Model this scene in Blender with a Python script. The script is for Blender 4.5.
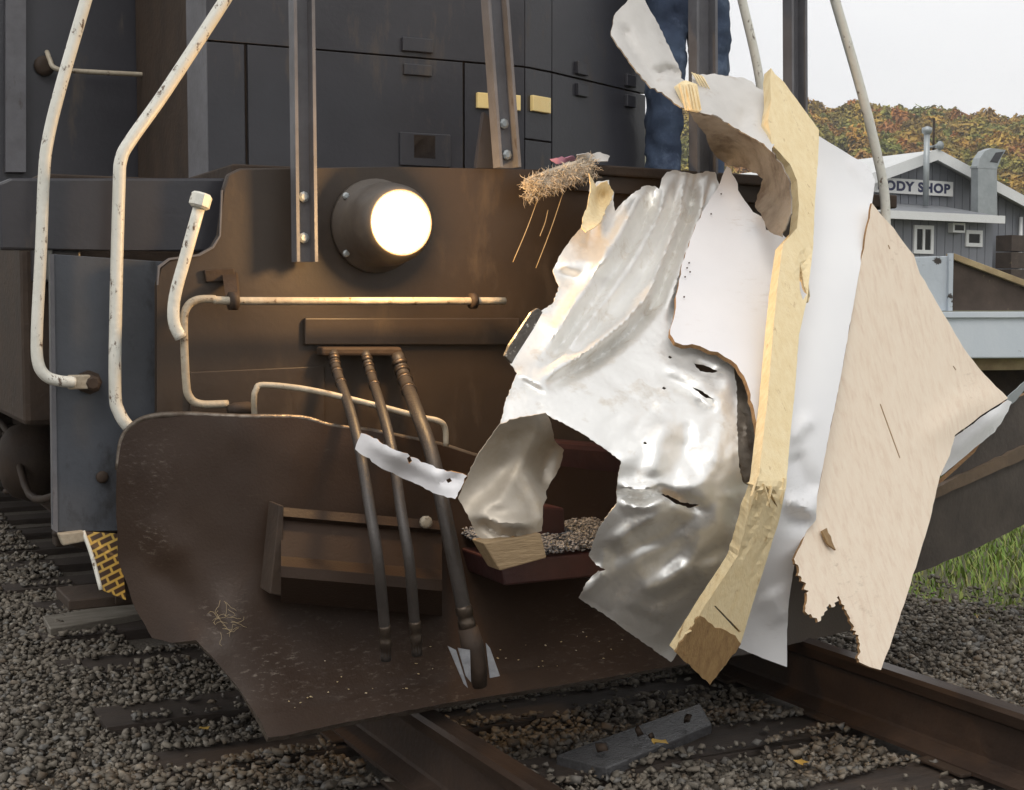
import bpy, bmesh, math, random
import numpy as np
from mathutils import Vector, Matrix, noise, geometry

for o in list(bpy.data.objects):
    bpy.data.objects.remove(o)
random.seed(7)
RNG = np.random.default_rng(11)
scene = bpy.context.scene
COL = scene.collection
rad = math.radians

# ------------------------------------------------------------------ camera
CAM = Vector((-2.22, -4.0, 1.38))
YAW, PITCH, FPX = rad(27.4), rad(3.7), 1400.0
cam_data = bpy.data.cameras.new('camera')
cam_data.sensor_width = 36.0
cam_data.lens = FPX / 1024 * 36
cam_data.clip_start, cam_data.clip_end = 0.05, 6000
cam = bpy.data.objects.new('camera', cam_data)
COL.objects.link(cam)
cam.location = CAM
cam.rotation_euler = (rad(90) - PITCH, 0, -YAW)
scene.camera = cam

# ------------------------------------------------------------------ sky, sun, exposure
SUN_EL, SUN_AZ = rad(52), rad(-38)        # azimuth measured from +Y, the sun stands behind the camera's left shoulder
world = bpy.data.worlds.new('World')
scene.world = world
world.use_nodes = True
nt = world.node_tree
nt.nodes.clear()
wo = nt.nodes.new('ShaderNodeOutputWorld')
bg = nt.nodes.new('ShaderNodeBackground')
sky = nt.nodes.new('ShaderNodeTexSky')
sky.sky_type = 'NISHITA'
sky.sun_disc = False
sky.sun_elevation = SUN_EL
sky.sun_rotation = rad(218)
sky.air_density, sky.dust_density = 1.0, 4.0
sc = nt.nodes.new('ShaderNodeVectorMath'); sc.operation = 'SCALE'; sc.inputs['Scale'].default_value = 0.10
nt.links.new(sky.outputs['Color'], sc.inputs[0])
tc = nt.nodes.new('ShaderNodeTexCoord')
wmap = nt.nodes.new('ShaderNodeMapping'); wmap.inputs['Scale'].default_value = (1.2, 1.2, 3.2)
nt.links.new(tc.outputs['Generated'], wmap.inputs['Vector'])
cl = nt.nodes.new('ShaderNodeTexNoise'); cl.inputs['Scale'].default_value = 2.2; cl.inputs['Detail'].default_value = 5
nt.links.new(wmap.outputs['Vector'], cl.inputs['Vector'])
cr = nt.nodes.new('ShaderNodeValToRGB')
cr.color_ramp.elements[0].position = 0.3; cr.color_ramp.elements[0].color = (0.84, 0.84, 0.85, 1)
cr.color_ramp.elements[1].position = 0.7; cr.color_ramp.elements[1].color = (0.96, 0.955, 0.95, 1)
nt.links.new(cl.outputs['Fac'], cr.inputs['Fac'])
mx = nt.nodes.new('ShaderNodeMixRGB'); mx.inputs['Fac'].default_value = 0.93      # an almost closed cloud cover
nt.links.new(sc.outputs[0], mx.inputs['Color1'])
nt.links.new(cr.outputs['Color'], mx.inputs['Color2'])
nt.links.new(mx.outputs['Color'], bg.inputs['Color'])
bg.inputs['Strength'].default_value = 1.2
nt.links.new(bg.outputs[0], wo.inputs['Surface'])

sun_d = bpy.data.lights.new('sun', 'SUN')
sun_d.energy = 1.0
sun_d.angle = rad(25)
sun_d.color = (1.0, 0.97, 0.92)
sun = bpy.data.objects.new('sun', sun_d)
COL.objects.link(sun)
sdir = Vector((-math.sin(rad(38)) * math.cos(SUN_EL), -math.cos(rad(38)) * math.cos(SUN_EL), math.sin(SUN_EL)))
sun.rotation_euler = sdir.to_track_quat('Z', 'Y').to_euler()
sun.location = (-8, -10, 14)
scene.view_settings.view_transform = 'Standard'
scene.view_settings.look = 'None'
scene.view_settings.exposure = 0.0
scene.view_settings.gamma = 1.0
scene.render.resolution_x, scene.render.resolution_y = 1024, 790

# ------------------------------------------------------------------ surveying: turn a sighting of the photograph into a point of the place
_fw = Vector((math.sin(YAW) * math.cos(PITCH), math.cos(YAW) * math.cos(PITCH), -math.sin(PITCH)))
_rt = Vector((math.cos(YAW), -math.sin(YAW), 0))
_up = _rt.cross(_fw)
def ray(px, py):
    return _fw * FPX + _rt * (px - 512) - _up * (py - 395)
def P(px, py, Y):
    d = ray(px, py); return CAM + d * ((Y - CAM.y) / d.y)
def PX(px, py, X):
    d = ray(px, py); return CAM + d * ((X - CAM.x) / d.x)
def PZ(px, py, Z):
    d = ray(px, py); return CAM + d * ((Z - CAM.z) / d.z)

# ------------------------------------------------------------------ materials
def pmat(name, c1, c2=None, scale=6.0, rough=0.6, metal=0.0, bump=0.15, bscale=40.0, c3=None, s3=14.0, t3=0.62, rough3=None,
         stretch=(1, 1, 1), rotation=(0, 0, 0), spec=0.5, rvar=0.1, island=0.0, s3stretch=None, detail=6.0, soft3=0.06, aniso=0.0):
    m = bpy.data.materials.new(name)
    m.use_nodes = True
    n, l = m.node_tree.nodes, m.node_tree.links
    b = n['Principled BSDF']
    c2 = c2 or tuple(x * 0.75 for x in c1)
    t = n.new('ShaderNodeTexCoord')
    mp = n.new('ShaderNodeMapping')
    mp.inputs['Scale'].default_value = stretch
    mp.inputs['Rotation'].default_value = rotation
    l.new(t.outputs['Object'], mp.inputs['Vector'])
    no = n.new('ShaderNodeTexNoise')
    no.inputs['Scale'].default_value = scale; no.inputs['Detail'].default_value = detail; no.inputs['Roughness'].default_value = 0.65
    l.new(mp.outputs[0], no.inputs['Vector'])
    r = n.new('ShaderNodeValToRGB')
    r.color_ramp.elements[0].position = 0.32; r.color_ramp.elements[0].color = (*c1, 1)
    r.color_ramp.elements[1].position = 0.68; r.color_ramp.elements[1].color = (*c2, 1)
    l.new(no.outputs['Fac'], r.inputs['Fac'])
    out = r.outputs['Color']
    rr = n.new('ShaderNodeMapRange')
    rr.inputs['To Min'].default_value = max(0.03, rough - rvar); rr.inputs['To Max'].default_value = min(1, rough + rvar)
    l.new(no.outputs['Fac'], rr.inputs['Value'])
    rout = rr.outputs[0]
    if c3 is not None:
        n3 = n.new('ShaderNodeTexNoise')
        n3.inputs['Scale'].default_value = s3; n3.inputs['Detail'].default_value = 8; n3.inputs['Roughness'].default_value = 0.7
        if s3stretch:
            mp3 = n.new('ShaderNodeMapping'); mp3.inputs['Scale'].default_value = s3stretch; mp3.inputs['Rotation'].default_value = rotation
            l.new(t.outputs['Object'], mp3.inputs['Vector']); l.new(mp3.outputs[0], n3.inputs['Vector'])
        else:
            l.new(t.outputs['Object'], n3.inputs['Vector'])
        st = n.new('ShaderNodeMapRange'); st.inputs['From Min'].default_value = t3 - soft3; st.inputs['From Max'].default_value = t3 + soft3
        l.new(n3.outputs['Fac'], st.inputs['Value'])
        mxx = n.new('ShaderNodeMixRGB'); mxx.inputs['Color2'].default_value = (*c3, 1)
        l.new(st.outputs[0], mxx.inputs['Fac']); l.new(out, mxx.inputs['Color1'])
        out = mxx.outputs[0]
        if metal > 0:
            mm = n.new('ShaderNodeMapRange'); mm.inputs['To Min'].default_value = metal; mm.inputs['To Max'].default_value = metal * 0.3
            l.new(st.outputs[0], mm.inputs['Value']); l.new(mm.outputs[0], b.inputs['Metallic'])
        if rough3 is not None:
            mr = n.new('ShaderNodeMapRange'); mr.inputs['To Min'].default_value = rough; mr.inputs['To Max'].default_value = rough3
            l.new(st.outputs[0], mr.inputs['Value']); rout = mr.outputs[0]
    if island:
        g = n.new('ShaderNodeNewGeometry')
        hs = n.new('ShaderNodeHueSaturation')
        mv = n.new('ShaderNodeMapRange'); mv.inputs['To Min'].default_value = 1 - island; mv.inputs['To Max'].default_value = 1 + island
        l.new(g.outputs['Random Per Island'], mv.inputs['Value']); l.new(mv.outputs[0], hs.inputs['Value'])
        l.new(out, hs.inputs['Color']); out = hs.outputs[0]
    l.new(out, b.inputs['Base Color'])
    l.new(rout, b.inputs['Roughness'])
    if not (c3 is not None and metal > 0):
        b.inputs['Metallic'].default_value = metal
    b.inputs['Specular IOR Level'].default_value = spec
    if aniso: b.inputs['Anisotropic'].default_value = aniso
    if bump:
        bn = n.new('ShaderNodeTexNoise'); bn.inputs['Scale'].default_value = bscale; bn.inputs['Detail'].default_value = 5
        l.new(mp.outputs[0], bn.inputs['Vector'])
        bp = n.new('ShaderNodeBump'); bp.inputs['Strength'].default_value = bump; bp.inputs['Distance'].default_value = 0.01
        l.new(bn.outputs['Fac'], bp.inputs['Height']); l.new(bp.outputs[0], b.inputs['Normal'])
    return m

def ramp_mat(name, cols, rough=0.8, bump=0.0, scale=3.0, translucent=0.0, spec=0.3):
    """colour picked at random for each loose piece of the mesh, from a list"""
    m = bpy.data.materials.new(name); m.use_nodes = True
    n, l = m.node_tree.nodes, m.node_tree.links
    b = n['Principled BSDF']
    g = n.new('ShaderNodeNewGeometry')
    r = n.new('ShaderNodeValToRGB')
    while len(r.color_ramp.elements) < len(cols): r.color_ramp.elements.new(0.5)
    for i, c in enumerate(cols):
        r.color_ramp.elements[i].position = i / (len(cols) - 1); r.color_ramp.elements[i].color = (*c, 1)
    l.new(g.outputs['Random Per Island'], r.inputs['Fac'])
    t = n.new('ShaderNodeTexCoord')
    no = n.new('ShaderNodeTexNoise'); no.inputs['Scale'].default_value = scale; no.inputs['Detail'].default_value = 4
    l.new(t.outputs['Object'], no.inputs['Vector'])
    mr = n.new('ShaderNodeMapRange'); mr.inputs['To Min'].default_value = 0.6; mr.inputs['To Max'].default_value = 1.4
    l.new(no.outputs['Fac'], mr.inputs['Value'])
    hs = n.new('ShaderNodeHueSaturation'); l.new(mr.outputs[0], hs.inputs['Value']); l.new(r.outputs[0], hs.inputs['Color'])
    l.new(hs.outputs[0], b.inputs['Base Color'])
    b.inputs['Roughness'].default_value = rough
    b.inputs['Specular IOR Level'].default_value = spec
    return m

M = {}
M['navy'] = pmat('navy_paint', (0.042, 0.042, 0.050), (0.028, 0.028, 0.034), 2.0, 0.32, 0, 0.06, 60, c3=(0.075, 0.062, 0.052), s3=9, t3=0.64, rough3=0.6, spec=0.5, s3stretch=(1, 1, 0.22), rvar=.12)
M['navy_blue'] = pmat('worn_blue_paint', (0.074, 0.082, 0.098), (0.055, 0.060, 0.070), 4, 0.45, 0, 0.12, 50, c3=(0.022, 0.021, 0.022), s3=5, t3=0.60, rough3=0.6, s3stretch=(1, 1, 0.6))
M['post_blue'] = pmat('grey_blue_post_paint', (0.15, 0.15, 0.165), (0.10, 0.098, 0.105), 7, 0.4, 0, 0.1, 70, c3=(0.05, 0.035, 0.025), s3=20, t3=0.68, s3stretch=(1, 1, .3))
M['brown_plate'] = pmat('grimy_glow_plate', (0.044, 0.030, 0.020), (0.029, 0.020, 0.014), 3, 0.5, 0, 0.05, 60, c3=(0.060, 0.042, 0.028), s3=6, t3=0.60, rough3=0.75, s3stretch=(1, 1, .4))  # brown partly holds the lamp's warm glow, put into the base colour
M['plow'] = pmat('rusty_plow_steel', (0.026, 0.0145, 0.0090), (0.042, 0.0255, 0.0165), 1.6, 0.45, 0.0, 0.12, 130, c3=(0.055, 0.038, 0.027), s3=22, t3=0.68, rough3=0.7, rvar=0.10, s3stretch=(1, 1, 3.5), spec=0.22, soft3=0.05)  # rust brown warmed further to carry the headlight's glow
M['worn_edge'] = pmat('worn_bare_edge', (0.22, 0.19, 0.16), (0.10, 0.075, 0.055), 30, 0.4, 0.6, 0.3, 80)
M['white_paint'] = pmat('chipped_white_paint', (0.74, 0.73, 0.66), (0.62, 0.61, 0.54), 8, 0.38, 0, 0.2, 60, c3=(0.12, 0.08, 0.055), s3=46, t3=0.61, rough3=0.8, s3stretch=(1, 1, .5), soft3=0.03)
M['dirty_white'] = pmat('dirty_white_paint', (0.46, 0.41, 0.32), (0.30, 0.25, 0.18), 12, 0.5, 0, 0.3, 60, c3=(0.10, 0.065, 0.04), s3=30, t3=0.62, rough3=0.8, soft3=0.04)
M['rubber'] = pmat('hose_rubber', (0.052, 0.044, 0.038), (0.034, 0.028, 0.025), 20, 0.5, 0, 0.2, 90)
M['brass'] = pmat('dull_fitting', (0.10, 0.075, 0.055), (0.06, 0.046, 0.036), 30, 0.4, 0.7, 0.2, 70)
M['iron'] = pmat('dark_iron', (0.032, 0.022, 0.016), (0.056, 0.037, 0.025), 8, 0.7, 0.0, 0.3, 40, spec=.3)  # iron tinted brown, warm lamp glow included in the colour
M['maroon'] = pmat('oxide_red_steel', (0.060, 0.018, 0.016), (0.030, 0.012, 0.011), 6, 0.55, 0, 0.2, 50)
M['silver'] = pmat('silver_scuff', (0.55, 0.57, 0.60), (0.35, 0.36, 0.40), 30, 0.35, 0.7, 0.2, 60)
M['alu'] = pmat('bent_aluminium', (0.88, 0.87, 0.84), (0.81, 0.80, 0.77), 5, 0.45, 0.76, 0.04, 60, c3=(0.58, 0.52, 0.44), s3=11, t3=0.65, rvar=0.06, soft3=0.10, rough3=.6)
M['alu_dirty'] = pmat('dirty_aluminium', (0.52, 0.47, 0.40), (0.42, 0.37, 0.30), 6, 0.55, 0.55, 0.1, 30, c3=(0.36, 0.29, 0.20), s3=7, t3=0.6, soft3=0.12)
M['liner'] = pmat('white_liner_face', (0.78, 0.77, 0.78), (0.73, 0.72, 0.73), 3, 0.45, 0, 0.03, 60, c3=(0.55, 0.52, 0.50), s3=3.0, t3=0.74, soft3=0.06)
M['liner_edge'] = pmat('fibreboard_edge', (0.36, 0.22, 0.10), (0.20, 0.11, 0.05), 40, 0.9, 0, 0.5, 90)
M['white_sheet'] = pmat('white_enamel_sheet', (0.86, 0.86, 0.86), (0.82, 0.82, 0.83), 3, 0.30, 0, 0.04, 30, c3=(0.6, 0.6, 0.6), s3=7, t3=0.75, rvar=0.08)
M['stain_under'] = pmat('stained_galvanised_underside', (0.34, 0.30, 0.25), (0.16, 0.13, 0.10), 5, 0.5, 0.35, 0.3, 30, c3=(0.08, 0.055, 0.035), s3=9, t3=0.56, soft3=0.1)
M['stud'] = pmat('pine_wood', (0.82, 0.68, 0.42), (0.70, 0.53, 0.28), 5, 0.62, 0, 0.3, 20, stretch=(14, 14, 1.3), rotation=(0, rad(-8), 0), c3=(0.34, 0.20, 0.08), s3=3.2, t3=0.66, s3stretch=(9, 9, 1.2), soft3=0.05)
M['stud_top'] = pmat('pale_pine_wood', (0.86, 0.72, 0.45), (0.78, 0.62, 0.35), 5, 0.62, 0, 0.25, 20, stretch=(12, 12, 0.9), rotation=(0, rad(-8), 0), c3=(0.48, 0.31, 0.14), s3=3.6, t3=0.65, s3stretch=(11, 11, 1.0), soft3=0.05)
M['stud_dark'] = pmat('soaked_pine_wood', (0.36, 0.23, 0.10), (0.24, 0.14, 0.06), 5, 0.6, 0, 0.3, 20, stretch=(14, 14, 1.3))
M['ply'] = pmat('lauan_plywood', (0.87, 0.75, 0.60), (0.83, 0.69, 0.54), 4.5, 0.6, 0, 0.02, 30, stretch=(13, 13, 0.5), rotation=(0, rad(-6), 0), c3=(0.74, 0.58, 0.44), s3=2.6, t3=0.61, s3stretch=(15, 15, 0.4), soft3=0.12)
M['shaded_board'] = pmat('shaded_brown_board', (0.075, 0.060, 0.048), (0.050, 0.040, 0.033), 6, 0.75, 0, 0.3, 40)  # brown board darkened, shade on the panel's underside put into the colour
M['trim'] = pmat('stamped_trim_strip', (0.16, 0.14, 0.12), (0.08, 0.07, 0.06), 30, 0.45, 0.3, 0.3, 60, c3=(0.66, 0.62, 0.55), s3=45, t3=0.60, soft3=0.03)
M['tie'] = pmat('creosoted_tie', (0.030, 0.022, 0.017), (0.055, 0.040, 0.031), 3, 0.75, 0, 0.5, 12, stretch=(1.5, 14, 14))
M['grey_plank'] = pmat('wet_grey_plank', (0.10, 0.10, 0.105), (0.055, 0.054, 0.055), 4, 0.24, 0, 0.4, 14, stretch=(3, 14, 10), rotation=(0, 0, rad(-25)))
M['pale_plank'] = pmat('pale_plank', (0.26, 0.24, 0.20), (0.12, 0.10, 0.08), 2, 0.6, 0, 0.4, 14, stretch=(3, 14, 10))
M['rail'] = pmat('rusty_rail', (0.034, 0.021, 0.015), (0.056, 0.033, 0.021), 9, 0.65, 0.2, 0.3, 40)
M['rail_head'] = pmat('brown_rail_head', (0.060, 0.039, 0.028), (0.038, 0.024, 0.017), 6, 0.36, 0.45, 0.1, 40, stretch=(6, 1, 6))
M['stone'] = ramp_mat('ballast_stone', [(0.060, 0.048, 0.037), (0.14, 0.12, 0.095), (0.21, 0.185, 0.15), (0.11, 0.098, 0.080), (0.235, 0.205, 0.165), (0.095, 0.080, 0.064), (0.16, 0.138, 0.108), (0.17, 0.165, 0.155), (0.13, 0.10, 0.07), (0.30, 0.275, 0.235)], 0.75, scale=60)
M['gravel'] = pmat('gravel_ground', (0.080, 0.068, 0.054), (0.15, 0.13, 0.105), 45, 0.85, 0, 1.0, 60)
M['soil'] = pmat('soil_ground', (0.07, 0.075, 0.035), (0.11, 0.10, 0.05), 3, 0.9, 0, 0.6, 20)
M['grass'] = ramp_mat('grass_blade', [(0.13, 0.23, 0.035), (0.19, 0.30, 0.055), (0.25, 0.33, 0.075), (0.31, 0.30, 0.10), (0.16, 0.26, 0.045)], 0.6, scale=1.5)
M['leaf'] = ramp_mat('dry_leaf', [(0.42, 0.24, 0.04), (0.30, 0.11, 0.035), (0.55, 0.38, 0.08), (0.20, 0.07, 0.03)], 0.7, scale=20)
M['wood_lot'] = ramp_mat('autumn_foliage', [(0.25, 0.28, 0.08), (0.33, 0.31, 0.09), (0.55, 0.30, 0.07), (0.26, 0.28, 0.085), (0.55, 0.23, 0.07), (0.37, 0.33, 0.09), (0.60, 0.38, 0.085), (0.22, 0.26, 0.075), (0.46, 0.18, 0.07), (0.30, 0.30, 0.085)], 0.9, scale=0.25, spec=0.1)
M['bark'] = pmat('bark', (0.10, 0.08, 0.06), (0.06, 0.05, 0.04), 8, 0.9)
M['siding'] = pmat('grey_siding', (0.215, 0.225, 0.25), (0.18, 0.19, 0.215), 1.2, 0.6, 0, 0.05, 20, stretch=(1, 1, .3))
M['roof_white'] = pmat('white_metal_roof', (0.66, 0.67, 0.66), (0.58, 0.59, 0.58), 1.5, 0.5, 0, 0.05, 20)
M['roof_grey'] = pmat('grey_shingle_roof', (0.24, 0.25, 0.27), (0.17, 0.18, 0.19), 6, 0.8, 0, 0.3, 20)
M['trim_white'] = pmat('white_trim', (0.76, 0.77, 0.76), (0.70, 0.71, 0.70), 3, 0.5)
M['sign_white'] = pmat('white_sign_face', (0.80, 0.80, 0.78), (0.75, 0.75, 0.73), 2, 0.4)
M['sign_ink'] = pmat('navy_sign_ink', (0.03, 0.035, 0.10), (0.025, 0.03, 0.08), 2, 0.5)
M['dark_glass_and_mouth'] = pmat('dark_glass_and_mouth_shade', (0.02, 0.022, 0.025), (0.03, 0.03, 0.035), 2, 0.08, 0, 0)
M['curtain'] = pmat('grey_curtain', (0.16, 0.16, 0.17), (0.12, 0.12, 0.13), 2, 0.8)
M['galv'] = pmat('galvanised_duct', (0.42, 0.45, 0.46), (0.32, 0.35, 0.36), 3, 0.45, 0.5, 0.05)
M['bed_paint'] = pmat('chipped_pale_blue_paint', (0.56, 0.61, 0.66), (0.48, 0.53, 0.58), 3, 0.4, 0, 0.2, 30, c3=(0.05, 0.04, 0.035), s3=5.5, t3=0.585, soft3=0.015)
M['bed_beam'] = pmat('pale_blue_beam_paint', (0.66, 0.71, 0.76), (0.58, 0.64, 0.70), 3, 0.4, 0, 0.15, 30, c3=(0.16, 0.12, 0.09), s3=7, t3=0.68, soft3=0.02)
M['bed_board'] = pmat('weathered_brown_board', (0.080, 0.058, 0.045), (0.050, 0.036, 0.028), 5, 0.8, 0, 0.3, 20, c3=(0.26, 0.21, 0.12), s3=8, t3=0.68)
M['bed_cap'] = pmat('bare_wood_cap', (0.46, 0.36, 0.20), (0.28, 0.20, 0.11), 6, 0.75, 0, 0.3, 20)
M['tyre'] = pmat('tyre_rubber', (0.02, 0.02, 0.02), (0.03, 0.03, 0.03), 8, 0.8)
M['jeans'] = pmat('blue_denim', (0.055, 0.085, 0.14), (0.028, 0.042, 0.080), 7, 0.9, 0, 0.4, 30, c3=(0.14, 0.19, 0.28), s3=5, t3=0.62, soft3=0.1)
M['jacket'] = pmat('dark_work_jacket', (0.05, 0.05, 0.055), (0.035, 0.035, 0.04), 6, 0.9, 0, 0.3, 30)
M['skin'] = pmat('skin', (0.52, 0.33, 0.24), (0.48, 0.29, 0.21), 5, 0.55, 0, 0.05)
M['hair'] = pmat('brown_hair', (0.06, 0.04, 0.025), (0.04, 0.025, 0.018), 20, 0.6)
M['boot'] = pmat('brown_boot', (0.07, 0.045, 0.028), (0.05, 0.03, 0.02), 10, 0.6)
M['fluff'] = ramp_mat('insulation_fibre', [(0.62, 0.55, 0.44), (0.45, 0.38, 0.30), (0.72, 0.66, 0.56), (0.30, 0.25, 0.2)], 0.9, scale=20)
M['pink'] = pmat('pink_scrap', (0.55, 0.28, 0.36), (0.45, 0.2, 0.3), 10, 0.8)
M['straw'] = pmat('straw_wire', (0.42, 0.32, 0.18), (0.32, 0.24, 0.13), 10, 0.5)
M['reflector'] = pmat('yellow_reflector', (0.95, 0.74, 0.34), (0.90, 0.66, 0.26), 10, 0.3, 0, 0.02)
M['crumb'] = ramp_mat('grey_crumbs', [(0.12, 0.12, 0.125), (0.26, 0.26, 0.27), (0.40, 0.40, 0.41), (0.18, 0.17, 0.17)], 0.7, scale=60)
M['chipwood'] = ramp_mat('wood_chips', [(0.62, 0.50, 0.30), (0.50, 0.38, 0.2), (0.7, 0.62, 0.5)], 0.8, scale=30)
M['housing'] = pmat('lamp_housing_paint', (0.10, 0.085, 0.07), (0.065, 0.055, 0.048), 9, 0.45, 0, 0.1, 40)

def emit_mat(name, color, strength):
    m = bpy.data.materials.new(name); m.use_nodes = True
    b = m.node_tree.nodes['Principled BSDF']
    b.inputs['Base Color'].default_value = (0.9, 0.85, 0.7, 1)
    b.inputs['Emission Color'].default_value = (*color, 1)
    b.inputs['Emission Strength'].default_value = strength
    return m
M['lamp_glass'] = emit_mat('lit_lamp_glass', (1.0, 0.74, 0.36), 22.0)

# tread: yellow steel with dark slots
def tread_mat():
    m = pmat('slotted_yellow_tread', (0.50, 0.34, 0.07), (0.40, 0.26, 0.06), 10, 0.5, 0, 0.2)
    n, l = m.node_tree.nodes, m.node_tree.links
    b = n['Principled BSDF']
    src = b.inputs['Base Color'].links[0].from_socket
    t = n.new('ShaderNodeTexCoord'); mp = n.new('ShaderNodeMapping')
    mp.inputs['Scale'].default_value = (1, 1, 1.0); mp.inputs['Rotation'].default_value = (0, rad(20), 0)
    l.new(t.outputs['Object'], mp.inputs[0])
    br = n.new('ShaderNodeTexBrick')
    br.inputs['Scale'].default_value = 15; br.inputs['Mortar Size'].default_value = 0.045
    br.inputs['Color1'].default_value = (0, 0, 0, 1); br.inputs['Color2'].default_value = (0, 0, 0, 1); br.inputs['Mortar'].default_value = (1, 1, 1, 1)
    sw = n.new('ShaderNodeSeparateXYZ'); cb = n.new('ShaderNodeCombineXYZ')
    l.new(mp.outputs[0], sw.inputs[0]); l.new(sw.outputs['X'], cb.inputs['X']); l.new(sw.outputs['Z'], cb.inputs['Y'])
    l.new(cb.outputs[0], br.inputs['Vector'])
    mxx = n.new('ShaderNodeMixRGB'); mxx.inputs['Color2'].default_value = (0.04, 0.02, 0.01, 1)
    l.new(br.outputs['Fac'], mxx.inputs['Fac']); l.new(src, mxx.inputs['Color1'])
    iv = n.new('ShaderNodeMath'); iv.operation = 'SUBTRACT'; iv.inputs[0].default_value = 1.0; l.new(br.outputs['Fac'], iv.inputs[1]); l.new(iv.outputs[0], mxx.inputs['Fac'])
    br.inputs['Brick Width'].default_value = 0.62; br.inputs['Row Height'].default_value = 0.30; br.inputs['Mortar Size'].default_value = 0.07; br.inputs['Mortar Smooth'].default_value = 0.6
    l.new(mxx.outputs[0], b.inputs['Base Color'])
    return m
M['tread'] = tread_mat()

def add_scuffs(m, spots, col, scale=35, thr=0.55):
    n, l = m.node_tree.nodes, m.node_tree.links
    b = n['Principled BSDF']
    for (p, r, amt) in spots:
        src = b.inputs['Base Color'].links[0].from_socket
        t = n.new('ShaderNodeTexCoord')
        d = n.new('ShaderNodeVectorMath'); d.operation = 'DISTANCE'; d.inputs[1].default_value = p; l.new(t.outputs['Object'], d.inputs[0])
        mr = n.new('ShaderNodeMapRange'); mr.inputs['From Min'].default_value = r; mr.inputs['From Max'].default_value = r * .2; l.new(d.outputs['Value'], mr.inputs['Value'])
        mp = n.new('ShaderNodeMapping'); mp.inputs['Scale'].default_value = (1, 1, 3.5); mp.inputs['Rotation'].default_value = (0, .5, 0); l.new(t.outputs['Object'], mp.inputs[0])
        no = n.new('ShaderNodeTexNoise'); no.inputs['Scale'].default_value = scale; no.inputs['Detail'].default_value = 9; no.inputs['Roughness'].default_value = .75; l.new(mp.outputs[0], no.inputs['Vector'])
        st = n.new('ShaderNodeMapRange'); st.inputs['From Min'].default_value = thr; st.inputs['From Max'].default_value = thr + .12; l.new(no.outputs['Fac'], st.inputs['Value'])
        mu = n.new('ShaderNodeMath'); mu.operation = 'MULTIPLY'; l.new(mr.outputs[0], mu.inputs[0]); l.new(st.outputs[0], mu.inputs[1])
        m2 = n.new('ShaderNodeMath'); m2.operation = 'MULTIPLY'; m2.inputs[1].default_value = amt; l.new(mu.outputs[0], m2.inputs[0])
        mx_ = n.new('ShaderNodeMixRGB'); mx_.inputs['Color2'].default_value = (*col, 1); l.new(m2.outputs[0], mx_.inputs['Fac']); l.new(src, mx_.inputs['Color1'])
        l.new(mx_.outputs[0], b.inputs['Base Color'])
add_scuffs(M['plow'], [(tuple(P(275, 672, -.45)), .13, .8), (tuple(P(222, 618, -.36)), .12, .5), (tuple(P(155, 540, -.14)), .09, .6), (tuple(P(150, 470, -.1)), .16, .3), (tuple(P(420, 690, -.5)), .30, .35), (tuple(P(600, 650, -.48)), .30, .3), (tuple(P(340, 640, -.4)), .25, .25)], (0.24, 0.20, 0.165))

add_scuffs(M['ply'], [(tuple(P(850, 600, -.85)), .14, .5), (tuple(P(825, 570, -.82)), .10, .6), (tuple(P(900, 250, -.38)), .12, .35), (tuple(P(960, 390, -.4)), .12, .4)], (0.36, 0.24, 0.14), 18, .53)
add_scuffs(M['liner'], [(tuple(P(745, 215, -.35)), .10, .5), (tuple(P(685, 330, -.6)), .08, .4), (tuple(P(765, 300, -.55)), .2, .25)], (0.42, 0.34, 0.27), 20, .55)
add_scuffs(M['white_sheet'], [(tuple(P(868, 175, -.25)), .06, .5), (tuple(P(765, 640, -.8)), .08, .5), (tuple(P(805, 500, -.9)), .10, .4)], (0.35, 0.32, 0.29), 25, .54)
add_scuffs(M['alu'], [(tuple(P(640, 498, -.93)), .10, .6), (tuple(P(705, 385, -.76)), .09, .5), (tuple(P(600, 560, -.84)), .10, .5), (tuple(P(690, 600, -.75)), .2, .35), (tuple(P(560, 380, -.7)), .12, .35)], (0.30, 0.25, 0.19), 30, .56)

# ------------------------------------------------------------------ object helpers
def link(o, parent=None):
    COL.objects.link(o)
    if parent is not None:
        o.parent = parent
        if parent.type == 'EMPTY': o.location = -Vector(parent['_base'])     # meshes keep world coordinates
    return o
def tag(o, label, cat, group=None, kind=None):
    group = group or {'plank': 'loose planks on the ballast', 'leaf': 'fallen leaves on the ground', 'stone': 'stones lying on the plank', 'scrap': 'scraps on the platform edge'}.get(cat)
    if label: o['label'] = label
    if cat: o['category'] = cat
    if group: o['group'] = group
    if kind: o['kind'] = kind
    return o
def thing(name, label, cat, base, group=None):
    o = bpy.data.objects.new(name, None)
    COL.objects.link(o)
    o.location = base; o['_base'] = tuple(base); o.empty_display_size = 0.2
    return tag(o, label, cat, group)
def mesh_obj(name, verts, faces, mat, parent=None, smooth=False, mats=None):
    me = bpy.data.meshes.new(name)
    me.from_pydata([tuple(v) for v in verts], [], faces)
    me.update()
    for m in (mats or [mat]): me.materials.append(m)
    if smooth: me.polygons.foreach_set('use_smooth', [True] * len(me.polygons))
    o = bpy.data.objects.new(name, me)
    return link(o, parent)
def bm_obj(name, bm, mat, parent=None, smooth=False, bevel=0.0):
    if bevel:
        bmesh.ops.bevel(bm, geom=list(bm.edges), offset=bevel, segments=2, affect='EDGES', profile=0.5, clamp_overlap=True)
    bmesh.ops.recalc_face_normals(bm, faces=bm.faces)
    me = bpy.data.meshes.new(name); bm.to_mesh(me); bm.free()
    me.materials.append(mat)
    if smooth: me.polygons.foreach_set('use_smooth', [True] * len(me.polygons))
    o = bpy.data.objects.new(name, me)
    return link(o, parent)
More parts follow.
